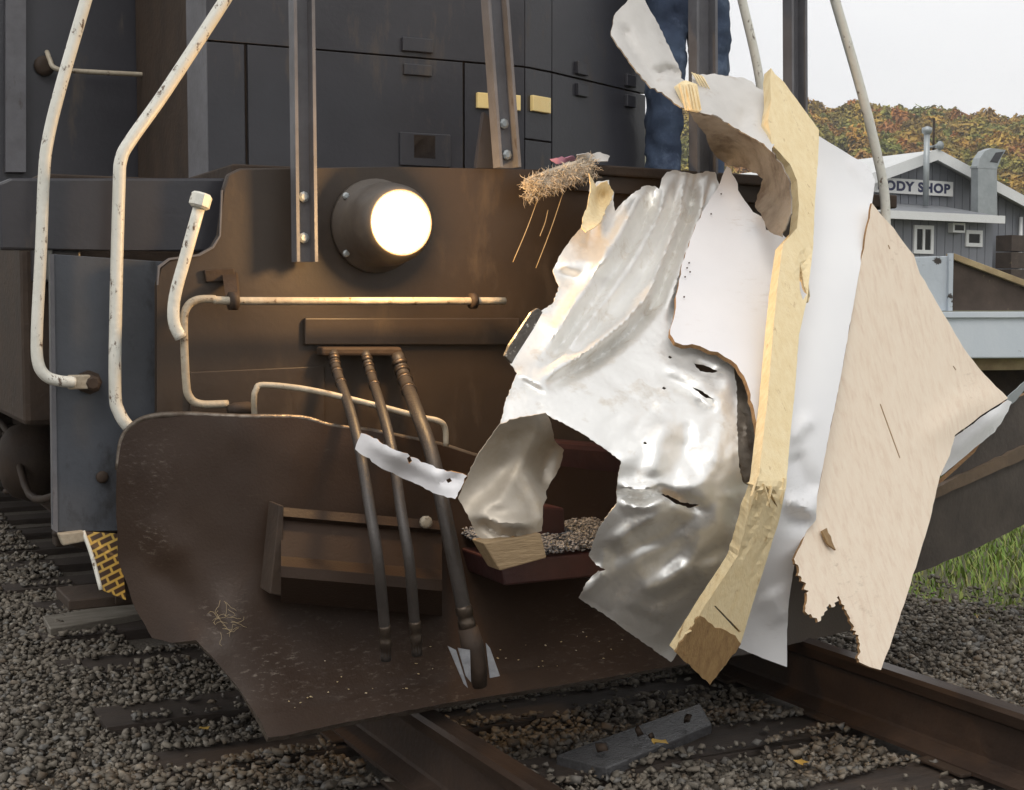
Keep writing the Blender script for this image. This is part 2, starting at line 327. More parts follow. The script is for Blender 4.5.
def add_box(bm, lo, hi, M4=None):
    c = [(lo[i] + hi[i]) / 2 for i in range(3)]; s = [abs(hi[i] - lo[i]) for i in range(3)]
    m = Matrix.Translation(c) @ Matrix.Diagonal((*s, 1))
    if M4 is not None: m = M4 @ m
    bmesh.ops.create_cube(bm, size=1.0, matrix=m)
def box(name, lo, hi, mat, parent=None, bevel=0.006, M4=None):
    bm = bmesh.new(); add_box(bm, lo, hi, M4); return bm_obj(name, bm, mat, parent, False, bevel)
def add_prism(bm, pts, off):
    """pts: 3-D polygon, off: thickness vector"""
    a = [bm.verts.new(p) for p in pts]; b = [bm.verts.new(Vector(p) + off) for p in pts]
    n = len(a)
    bm.faces.new(a); bm.faces.new(b[::-1])
    for i in range(n): bm.faces.new((a[i], b[i], b[(i + 1) % n], a[(i + 1) % n]))
def prism(name, pts, off, mat, parent=None, bevel=0.0):
    bm = bmesh.new(); add_prism(bm, [Vector(p) for p in pts], Vector(off)); return bm_obj(name, bm, mat, parent, False, bevel)
def plate(name, pxs, Y, th, mat, parent=None, bevel=0.0):
    return prism(name, [P(x, y, Y) for x, y in pxs], (0, th, 0), mat, parent, bevel)
def smooth_path(pts, n=6):
    pts = [Vector(p) for p in pts]
    if len(pts) < 3: return pts
    out = []
    ext = [pts[0] * 2 - pts[1]] + pts + [pts[-1] * 2 - pts[-2]]
    for i in range(1, len(ext) - 2):
        p0, p1, p2, p3 = ext[i - 1:i + 3]
        for k in range(n):
            t = k / n
            out.append(0.5 * ((2 * p1) + (p2 - p0) * t + (2 * p0 - 5 * p1 + 4 * p2 - p3) * t * t + (3 * p1 - p0 - 3 * p2 + p3) * t ** 3))
    out.append(pts[-1])
    return out
def add_tube(bm, pts, r, seg=12, flat=(1, 1), cap=True):
    pts = [Vector(p) for p in pts]
    rs = r if isinstance(r, (list, tuple)) else [r] * len(pts)
    rings = []
    prev = None
    for i, p in enumerate(pts):
        t = (pts[min(i + 1, len(pts) - 1)] - pts[max(i - 1, 0)]).normalized()
        if prev is None:
            a = t.cross(Vector((0, 1, 0)))
            if a.length < 0.2: a = t.cross(Vector((1, 0, 0)))
        else:
            a = prev - t * prev.dot(t)
        a.normalize(); prev = a
        b = t.cross(a)
        rings.append([bm.verts.new(p + a * (math.cos(k * 2 * math.pi / seg) * rs[i] * flat[0]) + b * (math.sin(k * 2 * math.pi / seg) * rs[i] * flat[1])) for k in range(seg)])
    for i in range(len(rings) - 1):
        for k in range(seg):
            bm.faces.new((rings[i][k], rings[i][(k + 1) % seg], rings[i + 1][(k + 1) % seg], rings[i + 1][k]))
    if cap:
        bm.faces.new(rings[0][::-1]); bm.faces.new(rings[-1])
def tube(name, pts, r, mat, parent=None, seg=12, sm=0, flat=(1, 1)):
    bm = bmesh.new()
    add_tube(bm, smooth_path(pts, sm) if sm else pts, r, seg, flat)
    return bm_obj(name, bm, mat, parent, True)
def add_lathe(bm, origin, axis, profile, seg=24):
    """profile: (distance along axis, radius)"""
    axis = Vector(axis).normalized()
    a = axis.cross(Vector((0, 0, 1)))
    if a.length < 0.1: a = axis.cross(Vector((1, 0, 0)))
    a.normalize(); b = axis.cross(a)
    rings = []
    for d, r in profile:
        c = Vector(origin) + axis * d
        rings.append([bm.verts.new(c + (a * math.cos(k * 2 * math.pi / seg) + b * math.sin(k * 2 * math.pi / seg)) * max(r, 1e-4)) for k in range(seg)])
    for i in range(len(rings) - 1):
        for k in range(seg):
            bm.faces.new((rings[i][k], rings[i][(k + 1) % seg], rings[i + 1][(k + 1) % seg], rings[i + 1][k]))
    bm.faces.new(rings[0][::-1]); bm.faces.new(rings[-1])
def lathe(name, origin, axis, profile, mat, parent=None, seg=24, smooth=True):
    bm = bmesh.new(); add_lathe(bm, origin, axis, profile, seg); return bm_obj(name, bm, mat, parent, smooth)

# ------------------------------------------------------------------ torn and bent sheets
class TPS:
    """thin plate spline through scattered (x, y) -> value controls"""
    def __init__(s, c):
        c = np.array(c, float); s.p = c[:, :2] / 100.0; n = len(c)
        d = np.linalg.norm(s.p[:, None] - s.p[None], axis=2)
        K = s.U(d); Pm = np.hstack([np.ones((n, 1)), s.p])
        A = np.zeros((n + 3, n + 3)); A[:n, :n] = K + np.eye(n) * 1e-6; A[:n, n:] = Pm; A[n:, :n] = Pm.T
        s.w = np.linalg.solve(A, np.concatenate([c[:, 2], np.zeros(3)]))
    @staticmethod
    def U(r): return np.where(r > 1e-9, r * r * np.log(np.maximum(r, 1e-9)), 0)
    def __call__(s, q):
        q = np.atleast_2d(np.array(q, float)) / 100.0
        d = np.linalg.norm(q[:, None] - s.p[None], axis=2)
        return s.U(d) @ s.w[:-3] + s.w[-3] + q @ s.w[-2:]
def inside(poly, q):
    q = np.atleast_2d(q); x, y = q[:, 0], q[:, 1]; r = np.zeros(len(q), bool)
    p = np.array(poly); n = len(p)
    for i in range(n):
        x0, y0 = p[i]; x1, y1 = p[(i + 1) % n]
        c = (y0 > y) != (y1 > y)
        with np.errstate(divide='ignore', invalid='ignore'):
            xx = (x1 - x0) * (y - y0) / (y1 - y0) + x0
        r ^= c & (x < xx)
    return r
def densify(poly, step, jag, rng, ragged=None):
    out = []
    n = len(poly)
    for i in range(n):
        a, b = np.array(poly[i], float), np.array(poly[(i + 1) % n], float)
        L = np.linalg.norm(b - a); k = max(1, int(round(L / step)))
        nn = np.array([-(b - a)[1], (b - a)[0]]) / max(L, 1e-6)
        if ragged is not None and ragged((a + b) / 2): k *= 3
        for j in range(k):
            q = a + (b - a) * j / k
            if j: q = q + nn * rng.normal(0, jag * (4 if ragged is not None and ragged(q) else 1))
            out.append(q)
    return np.array(out)
def seg_dist(q, a, b):
    a, b = np.array(a, float), np.array(b, float); d = b - a
    t = np.clip(((q - a) @ d) / (d @ d), 0, 1)
    return np.linalg.norm(q - (a + t[:, None] * d), axis=1), t
def fold_disp(q, folds):
    """each fold: (points of the line, height in m, half width in pixels of the survey, sharp?) ; + comes towards the viewer"""
    tot = np.zeros(len(q))
    for f in folds:
        line, amp, w = f[0], f[1], f[2]; sharp = f[3] if len(f) > 3 else False
        best = np.full(len(q), 1e9); tt = np.zeros(len(q)); n = len(line) - 1
        for i in range(n):
            d, t = seg_dist(q, line[i], line[i + 1])
            m = d < best
            best = np.where(m, d, best); tt = np.where(m, (i + t) / n, tt)
        env = np.clip(np.minimum(tt, 1 - tt) * 5 + 0.25, 0, 1)
        prof = np.exp(-best / w) if sharp else 0.45 * np.clip(1 - best / (1.9 * w), 0, 1) + 0.55 * np.exp(-(best / w) ** 2)
        tot += amp * env * prof
    return tot
def crumple(q, scale, amp, seed, ridged=True):
    out = np.zeros(len(q))
    for i, (x, y) in enumerate(q):
        v = Vector((x / scale + seed * 7.1, y / scale - seed * 3.3, seed * 1.7))
        if ridged:
            out[i] = 0.55 - abs(noise.noise(v)) * 1.6 + 0.5 * (0.4 - abs(noise.noise(v * 2.3)))
        else:
            out[i] = noise.noise(v) + 0.5 * noise.noise(v * 2.1)
    return out * amp
def facets(q, spacing, amp, seed):
    """crumpled-metal relief: flat facets meeting in straight creases"""
    rng = np.random.default_rng(seed)
    lo, hi = q.min(0) - spacing * 1.5, q.max(0) + spacing * 1.5
    gx, gy = np.meshgrid(np.arange(lo[0], hi[0] + spacing, spacing), np.arange(lo[1], hi[1] + spacing, spacing))
    pts = np.stack([gx.ravel(), gy.ravel()], 1) + rng.uniform(-.42, .42, (gx.size, 2)) * spacing
    h = rng.normal(0, 1, len(pts))
    r = geometry.delaunay_2d_cdt([Vector(p) for p in pts], [], [], 0, 1e-5)
    pv = np.array([tuple(v) for v in r[0]]); src = [o[0] for o in r[3]]; hh = h[src]
    out = np.zeros(len(q))
    for f in r[2]:
        a, b, c = pv[list(f)]
        det = (b[1] - c[1]) * (a[0] - c[0]) + (c[0] - b[0]) * (a[1] - c[1])
        if abs(det) < 1e-9: continue
        l1 = ((b[1] - c[1]) * (q[:, 0] - c[0]) + (c[0] - b[0]) * (q[:, 1] - c[1])) / det
        l2 = ((c[1] - a[1]) * (q[:, 0] - c[0]) + (a[0] - c[0]) * (q[:, 1] - c[1])) / det
        m = (l1 >= -1e-6) & (l2 >= -1e-6) & (l1 + l2 <= 1 + 1e-6)
        out[m] = (l1 * hh[f[0]] + l2 * hh[f[1]] + (1 - l1 - l2) * hh[f[2]])[m]
    return out * amp
def sheet(name, outline, depth, mat, parent=None, step=5, jag=0.6, thick=0.003, folds=(), cr=None, holes=(), rim=None, offset=0.0, seed=1, curl=None, smooth=True, extra=None, ragged=None, relax=0):
    """a torn sheet: outline in survey pixels, depth(q) gives the Y of the sheet there"""
    rng = np.random.default_rng(seed)
    loops = [densify(outline, step, jag, rng, ragged)] + [densify(h, step, jag, rng) for h in holes]
    lo, hi = loops[0].min(0), loops[0].max(0)
    gx, gy = np.meshgrid(np.arange(lo[0], hi[0], step), np.arange(lo[1], hi[1], step * 0.87))
    gx = gx + (np.arange(gx.shape[0]) % 2)[:, None] * step / 2
    g = np.stack([gx.ravel(), gy.ravel()], 1) + rng.normal(0, step * 0.12, (gx.size, 2))
    g = g[inside(loops[0], g)]
    for h in loops[1:]: g = g[~inside(h, g)]
    allb = np.vstack(loops)
    d = np.array([np.min(np.sum((allb - q) ** 2, 1)) for q in g]) if len(g) else np.zeros(0)
    g = g[d > (step * 0.55) ** 2]
    pts = np.vstack([allb, g]); edges = []; k = 0
    for L in loops:
        n = len(L); edges += [(k + i, k + (i + 1) % n) for i in range(n)]; k += n
    r = geometry.delaunay_2d_cdt([Vector(p) for p in pts], edges, [], 0, 1e-4)
    q = np.array([tuple(v) for v in r[0]])
    tris = np.array([f for f in r[2] if len(f) == 3])
    cen = q[tris].mean(1)
    ok = inside(loops[0], cen)
    for h in loops[1:]: ok &= ~inside(h, cen)
    tris = tris[ok]
    Y = depth(q) + offset
    if folds: Y = Y - fold_disp(q, folds)
    if cr:
        for (s_, a_, ridged) in cr: Y = Y - crumple(q, s_, a_, seed, ridged)
    if extra is not None: Y = Y + extra(q)
    for _ in range(relax):
        acc, cnt = np.zeros(len(q)), np.zeros(len(q))
        for i0, i1 in ((0, 1), (1, 2), (2, 0)):
            np.add.at(acc, tris[:, i0], Y[tris[:, i1]]); np.add.at(cnt, tris[:, i0], 1)
            np.add.at(acc, tris[:, i1], Y[tris[:, i0]]); np.add.at(cnt, tris[:, i1], 1)
        Y = np.where(cnt > 0, .4 * Y + .6 * acc / np.maximum(cnt, 1), Y)
    verts = [P(x, y, yy) for (x, y), yy in zip(q, Y)]
    faces = []
    for t in tris:
        a, b, c = (verts[i] for i in t)
        nrm = (b - a).cross(c - a)
        faces.append(tuple(int(i) for i in (t if nrm.dot(CAM - a) > 0 else t[::-1])))
    used = sorted({i for f in faces for i in f}); mp = {u: i for i, u in enumerate(used)}
    o = mesh_obj(name, [verts[u] for u in used], [tuple(mp[i] for i in f) for f in faces], mat, parent, smooth, mats=[mat] + ([rim] if rim else []))
    sd = o.modifiers.new('thickness', 'SOLIDIFY'); sd.thickness = thick; sd.offset = -1
    if rim: sd.material_offset_rim = 1
    es = o.modifiers.new('edges', 'EDGE_SPLIT'); es.split_angle = rad(48); es.use_edge_sharp = False
    return o

# ================================================================== SETTING
def ground_z(x, y):
    """gentle fall beside the ballast, a bank rising towards the workshop"""
    r = math.hypot(x - 0, y - 0)
    d = max(0, (x * 0.83 + y * 0.55) - 12)
    z = -0.06
    z += min(1.6, 0.085 * d)
    return z + 0.02 * noise.noise(Vector((x * .4, y * .4, 0)))
def build_ground():
    n = 90
    ax = np.sign(np.linspace(-1, 1, n)) * np.abs(np.linspace(-1, 1, n)) ** 3.2 * 1200
    verts = [(x, y, ground_z(x, y)) for y in ax for x in ax]
    faces = [(j * n + i, j * n + i + 1, (j + 1) * n + i + 1, (j + 1) * n + i) for j in range(n - 1) for i in range(n - 1)]
    o = mesh_obj('ground', verts, faces, M['soil'], smooth=True); o['kind'] = 'structure'
    # ballast bed: a low sheet over the ground
    bx = np.concatenate([np.linspace(-14, -3, 8)[:-1], np.linspace(-3, 3.4, 40), np.linspace(3.4, 3.9, 4)[1:]])
    by = np.concatenate([np.linspace(-12, -4, 8)[:-1], np.linspace(-4, 6, 60), np.linspace(6, 80, 20)[1:]])
    verts = []
    for y in by:
        for x in bx:
            t = max(0, abs(x) - 2.2)
            edge = 2.55
            z = -0.035 + 0.02 * noise.noise(Vector((x * 3, y * 3, 1)))
            if x > edge: z = -0.12
            verts.append((x, y, z))
    nx, ny = len(bx), len(by)
    faces = [(j * nx + i, j * nx + i + 1, (j + 1) * nx + i + 1, (j + 1) * nx + i) for j in range(ny - 1) for i in range(nx - 1)]
    o = mesh_obj('ballast_bed', verts, faces, M['gravel'], smooth=True); o['kind'] = 'structure'
build_ground()

ICO_V = None
def ico():
    global ICO_V
    if ICO_V is None:
        bm = bmesh.new(); bmesh.ops.create_icosphere(bm, subdivisions=1, radius=1.0)
        v = np.array([tuple(p.co) for p in bm.verts]); f = np.array([[p.index for p in q.verts] for q in bm.faces]); bm.free()
        ICO_V = (v, f)
    return ICO_V
def rand_rot(n, rng):
    q = rng.normal(size=(n, 4)); q /= np.linalg.norm(q, axis=1)[:, None]
    w, x, y, z = q.T
    return np.stack([np.stack([1 - 2 * (y * y + z * z), 2 * (x * y - z * w), 2 * (x * z + y * w)], -1),
                     np.stack([2 * (x * y + z * w), 1 - 2 * (x * x + z * z), 2 * (y * z - x * w)], -1),
                     np.stack([2 * (x * z - y * w), 2 * (y * z + x * w), 1 - 2 * (x * x + y * y)], -1)], 1)
def fast_mesh(name, V, F, mat, parent=None, smooth=False):
    me = bpy.data.meshes.new(name)
    V = np.asarray(V, np.float32); F = np.asarray(F, np.int32)
    me.vertices.add(len(V)); me.vertices.foreach_set('co', V.ravel())
    k = F.shape[1]
    me.loops.add(F.size); me.loops.foreach_set('vertex_index', F.ravel())
    me.polygons.add(len(F)); me.polygons.foreach_set('loop_start', np.arange(len(F), dtype=np.int32) * k)
    me.polygons.foreach_set('loop_total', np.full(len(F), k, np.int32))
    if smooth: me.polygons.foreach_set('use_smooth', np.ones(len(F), bool))
    me.materials.append(mat); me.update(calc_edges=True); me.validate()
    return link(bpy.data.objects.new(name, me), parent)
CUBE_V = np.array([(x, y, z) for x in (-.62, .62) for y in (-.62, .62) for z in (-.62, .62)])
CUBE_F = np.array([(0, 1, 3), (0, 3, 2), (4, 6, 7), (4, 7, 5), (0, 4, 5), (0, 5, 1), (2, 3, 7), (2, 7, 6), (0, 2, 6), (0, 6, 4), (1, 5, 7), (1, 7, 3)])
def stones(name, pos, size, mat, parent=None, seed=3, flat=0.75, angular=True):
    rng = np.random.default_rng(seed); n = len(pos)
    v, f = (CUBE_V, CUBE_F) if angular else ico()
    R = rand_rot(n, rng)
    jit = v[None] + rng.uniform(-0.36, 0.36, (n, len(v), 3)) if angular else v[None] * (1 + rng.uniform(-0.32, 0.28, (n, len(v), 1)))
    sc_ = np.stack([rng.uniform(.85, 1.5, n), rng.uniform(.7, 1.2, n), rng.uniform(.5, .9, n)], 1)
    jit = np.einsum('nij,nkj->nki', R, jit * sc_[:, None, :])
    jit[:, :, 2] *= flat
    V = (jit * size[:, None, None] + pos[:, None, :]).reshape(-1, 3)
    F = (f[None] + (np.arange(n) * len(v))[:, None, None]).reshape(-1, 3)
    return fast_mesh(name, V, F, mat, parent)

TRACK_X = 0.12
TIE_Y = [-3.3, -2.75, -2.15, -1.55, -0.98, -0.42, 0.16, 0.72, 1.42, 2.05, 2.62, 3.2, 3.75, 4.3, 4.9, 5.5, 6.1, 6.7, 7.3, 7.9, 8.5, 9.1]
def build_ballast():
    rng = np.random.default_rng(5)
    def field(n, x0, x1, y0, y1, s0, s1):
        p = np.stack([rng.uniform(x0, x1, n), rng.uniform(y0, y1, n), np.zeros(n)], 1)
        s = rng.uniform(s0, s1, n) * (0.7 + 0.6 * rng.random(n) ** 2)
        return p, s
    parts = [field(72000, -3.2, 3.0, -1.6, 1.6, .0055, .017), field(34000, -3.2, -1.0, 1.6, 6.5, .007, .019), field(18000, 0.4, 3.0, 1.6, 7, .010, .024), field(9000, -1, 3.0, -2.4, -1.6, .007, .019)]
    p = np.vstack([a for a, b in parts]); s = np.concatenate([b for a, b in parts])
    # keep stones off the middle of the ties and the rails, let some lap over the edges
    off = np.zeros(len(p), bool)
    for y in TIE_Y:
        on = (np.abs(p[:, 1] - y) < 0.085 + 0.02 * np.sin(p[:, 0] * 9 + y * 5)) & (np.abs(p[:, 0] - TRACK_X) < 1.36)
        off |= on & (rng.random(len(p)) < 0.95)
    for x in (TRACK_X - .755, TRACK_X + .755): off |= np.abs(p[:, 0] - x) < 0.085
    edge = 2.5 + 0.18 * np.sin(p[:, 1] * 2.1) + 0.14 * np.sin(p[:, 1] * 5.3)
    off |= (p[:, 0] > edge) & (rng.random(len(p)) < 0.9)
    p, s = p[~off], s[~off]
    p[:, 2] = -0.03 + s * 0.55 + rng.uniform(0, 0.026, len(p)) + 0.012 * np.sin(p[:, 0] * 4.1) * np.cos(p[:, 1] * 5.3)
    for y in TIE_Y:
        on = (np.abs(p[:, 1] - y) < 0.12) & (np.abs(p[:, 0] - TRACK_X) < 1.36); p[on, 2] = np.maximum(p[on, 2], 0.008 + s[on] * .5)
    o = stones('ballast', p, s, M['stone'])
    tag(o, 'grey crushed stone ballast around the ties and rails', 'gravel', kind='stuff')
build_ballast()

# railway track: ties and two rails
track = thing('railway_track', 'railway track of dark wooden ties and rusty rails under the locomotive', 'railway track', (TRACK_X, -3.3, -0.15))
def build_track():
    base = None
    for i, y in enumerate(TIE_Y):
        bm = bmesh.new()
        rr = random.Random(i)
        add_box(bm, (-1.43 + rr.uniform(-.05, .05), -0.115, -0.16), (1.3 + rr.uniform(-.05, .05), 0.115, 0.0))
        bmesh.ops.subdivide_edges(bm, edges=bm.edges, cuts=3)
        for v in bm.verts:
            v.co.z += 0.012 * noise.noise(Vector((v.co.x * 3, v.co.y * 9, i)))
            v.co.y += 0.012 * noise.noise(Vector((v.co.x * 2, v.co.y * 3, i + 50)))
        o = bm_obj('tie', bm, M['tie'], track)
        o.location = Vector((TRACK_X, y, 0.0)) - Vector(track['_base'])
        o.rotation_euler.z = rr.uniform(-.02, .02)
    prof = [(-.07, 0), (.07, 0), (.07, .012), (.012, .03), (.009, .04), (.009, .145), (.036, .16), (.037, .188), (.028, .20), (-.028, .20), (-.037, .188), (-.036, .16), (-.009, .145), (-.009, .04), (-.012, .03), (-.07, .012)]
    for s in (-1, 1):
        x0 = TRACK_X + s * 0.755
        bm = bmesh.new()
        add_prism(bm, [Vector((x0 + a, -3.6, b * 1.07 + 0.012)) for a, b in prof], Vector((0, 40, 0)))
        r = bm_obj('rail', bm, M['rail'], track)
        r.data.materials.append(M['rail_head'])
        for f in r.data.polygons:
            if f.center.z > 0.178: f.material_index = 1
        for y in TIE_Y[:14]:      # tie plates and spikes
            box('tie_plate', (x0 - .11, y - .09, 0.009), (x0 + .11, y + .09, 0.020), M['iron'], r, 0.003).location = (0, 0, 0)
build_track()

# loose boards beside and between the rails
def board_on_ground(name, pts, z, th, mat, label, cat, seed):
    a, b, c, d = [PZ(x, y, z) for x, y in pts]
    o = prism(name, [a, b, c, d], (0, 0, -th), mat, None, 0.004)
    return tag(o, label, cat)
board_on_ground('plank', [(556, 755), (700, 703), (712, 724), (606, 768)], 0.03, 0.04, M['grey_plank'], 'wet grey plank lying on the gravel between the rails', 'plank', 1)
board_on_ground('plank', [(43, 616), (140, 601), (144, 613), (50, 629)], 0.03, 0.04, M['pale_plank'], 'pale weathered plank on the gravel left of the plow', 'plank', 2)
# stones and leaves lying on the plank
def on_plank():
    for i, (x, y, s) in enumerate([(639, 735, .022), (601, 752, .026), (651, 738, .016), (688, 722, .024)]):
        p = PZ(x, y, 0.05)
        o = stones('stone', np.array([tuple(p + Vector((0, 0, s * .45)))]), np.array([s]), M['iron'], None, 40 + i)
        tag(o, ['dark stone on the middle of the wet grey plank', 'largest dark stone at the near end of the wet grey plank', 'flat dark stone beside the yellow leaf on the plank', 'dark stone at the far end of the wet grey plank'][i], 'stone')
on_plank()
def leaf(px, py, z, s, ang, label):
    p = PZ(px, py, z)
    n = 9; V = []; 
    for i in range(n):
        t = i / (n - 1); w = math.sin(math.pi * t) ** .7 * .45
        V += [(t - .5, -w, .12 * math.cos(t * 3)), (t - .5, 0, 0.03), (t - .5, w, .1 * math.sin(t * 4))]
    F = [(i * 3 + k, i * 3 + 3 + k, i * 3 + 4 + k, i * 3 + 1 + k) for i in range(n - 1) for k in (0, 1)]
    R = Matrix.Rotation(ang, 3, 'Z')
    o = mesh_obj('leaf', [p + R @ (Vector(v) * s) for v in V], F, M['leaf'], None, True)
    tag(o, label, 'leaf')
leaf(660, 742, .06, .06, .4, 'yellow leaf lying on the wet grey plank')
leaf(802, 762, .0, .06, 1.0, 'yellow leaf on the gravel near the right rail')
leaf(204, 728, .0, .045, 2.0, 'small yellow leaf on the gravel below the plow corner')
leaf(985, 618, -.02, .09, .2, 'brown leaf at the edge of the grass on the right')
leaf(938, 606, -.02, .09, 1.2, 'reddish leaf at the grass edge beside the plywood')

# ------------------------------------------------------------------ grass on the right
def build_grass():
    rng = np.random.default_rng(8)
    n = 60000
    x = rng.uniform(2.2, 9.0, n); y = rng.uniform(-1.5, 9, n)
    edge = 2.5 + 0.18 * np.sin(y * 2.1) + 0.14 * np.sin(y * 5.3)
    k = x > edge; x, y = x[k], y[k]; n = len(x)
    h = rng.uniform(.03, .10, n) * (0.6 + 0.7 * (np.sin(x * 3) * np.cos(y * 2.3) * .5 + .5)); a = rng.uniform(0, 6.28, n); w = rng.uniform(.004, .008, n); ln = rng.uniform(.2, .9, n) * h
    zb = np.array([ground_z(a_, b_) for a_, b_ in zip(x, y)]) - .01
    c, s = np.cos(a), np.sin(a); bx, by = np.cos(a + 1.57), np.sin(a + 1.57)
    V = np.zeros((n, 5, 3))
    V[:, 0] = np.stack([x - bx * w, y - by * w, zb], 1); V[:, 1] = np.stack([x + bx * w, y + by * w, zb], 1)
    V[:, 2] = np.stack([x - bx * w * .7 + c * ln * .35, y - by * w * .7 + s * ln * .35, zb + h * .6], 1)
    V[:, 3] = np.stack([x + bx * w * .7 + c * ln * .35, y + by * w * .7 + s * ln * .35, zb + h * .6], 1)
    V[:, 4] = np.stack([x + c * ln, y + s * ln, zb + h], 1)
    F = np.array([[0, 1, 3], [0, 3, 2], [2, 3, 4]])[None] + (np.arange(n) * 5)[:, None, None]
    o = fast_mesh('grass', V.reshape(-1, 3), F.reshape(-1, 3), M['grass'])
    tag(o, 'green and yellowed grass beyond the ballast on the right', 'grass', kind='stuff')
build_grass()

# ------------------------------------------------------------------ wooded hill
def dir_at(px): return math.atan2(px - 512, FPX) + YAW      # compass bearing from +Y, clockwise
def hill_h(b, r):
    """height of the hill at bearing b (radians) and range r"""
    prof = [(-3.2, 30), (-1.0, 34), (0.0, 40), (0.55, 48), (0.68, 45.0), (0.735, 43.5), (0.775, 42.0), (0.81, 40.0), (0.83, 39.5), (0.845, 41.0), (0.87, 40.5), (1.1, 36), (1.8, 30), (3.2, 30)]
    top = np.interp(b, [p[0] for p in prof], [p[1] for p in prof])
    t = min(max((r - 110) / 220, 0), 1)
    return top * (t * t * (3 - 2 * t)) * 0.84
def build_hill():
    nb, nr = 90, 24
    V = []; 
    for j in range(nr):
        r = 100 + 330 * (j / (nr - 1)) ** 1.0
        for i in range(nb):
            b = -math.pi / 2.2 + math.pi * 1.15 * i / (nb - 1)
            V.append((CAM.x + r * math.sin(b), CAM.y + r * math.cos(b), hill_h(b, r) + 1.0 + noise.noise(Vector((b * 20, r * .03, 0)))))
    F = [(j * nb + i, j * nb + i + 1, (j + 1) * nb + i + 1, (j + 1) * nb + i) for j in range(nr - 1) for i in range(nb - 1)]
    o = mesh_obj('hill', V, F, M['soil'], smooth=True); o['kind'] = 'structure'
    rng = np.random.default_rng(21)
    # the wood on the hill: leaf clumps making up the crowns of a closed canopy
    Vs, Fs = [], []; k = 0
    for t in range(2300):
        b = rng.uniform(0.60, 0.98); r = 170 + 190 * math.sqrt(rng.random())
        z0 = hill_h(b, r) + 1
        cx, cy = CAM.x + r * math.sin(b), CAM.y + r * math.cos(b)
        R = rng.uniform(1.5, 3.1); Hh = R * rng.uniform(1.6, 2.4)
        m = 260
        u = rng.normal(size=(m, 3)); u[:, 2] = np.abs(u[:, 2]) * 1.1 - .35; u /= np.linalg.norm(u, axis=1)[:, None]
        lump = 1 + .22 * np.sin(u[:, :1] * 5 + t) * np.cos(u[:, 1:2] * 4 + t * 2)
        c = u * rng.uniform(.82, 1.05, m)[:, None] * lump * np.array([R, R, Hh * .5]) + np.array([cx, cy, z0 + Hh * .5])
        s = rng.uniform(.5, 1.0, m) * R * .155
        nrm = u + rng.normal(0, .35, (m, 3)); nrm /= np.linalg.norm(nrm, axis=1)[:, None]      # leaf clumps lie on the dome of the crown
        a1 = np.cross(nrm, rng.normal(size=(m, 3))); a1 /= np.linalg.norm(a1, axis=1)[:, None]
        a2 = np.cross(nrm, a1)
        q = np.stack([c + a1 * s[:, None], c - a1 * s[:, None] * .6 + a2 * s[:, None] * .8, c - a1 * s[:, None] * .6 - a2 * s[:, None] * .8], 1)
        f = (np.arange(m) * 3)[:, None] + np.arange(3)[None]
        tw = np.stack([np.arange(m - 1) * 3, np.arange(m - 1) * 3, np.arange(1, m) * 3], 1); tw[:, 1] += 1    # twigs that tie one crown together
        Vs.append(q.reshape(-1, 3)); Fs.append(np.vstack([f, tw]) + k); k += m * 3
    o = fast_mesh('hillside_wood', np.vstack(Vs), np.vstack(Fs), M['wood_lot'])
    tag(o, 'autumn wood of green, orange and russet trees covering the far hill', 'trees', kind='stuff')
build_hill()

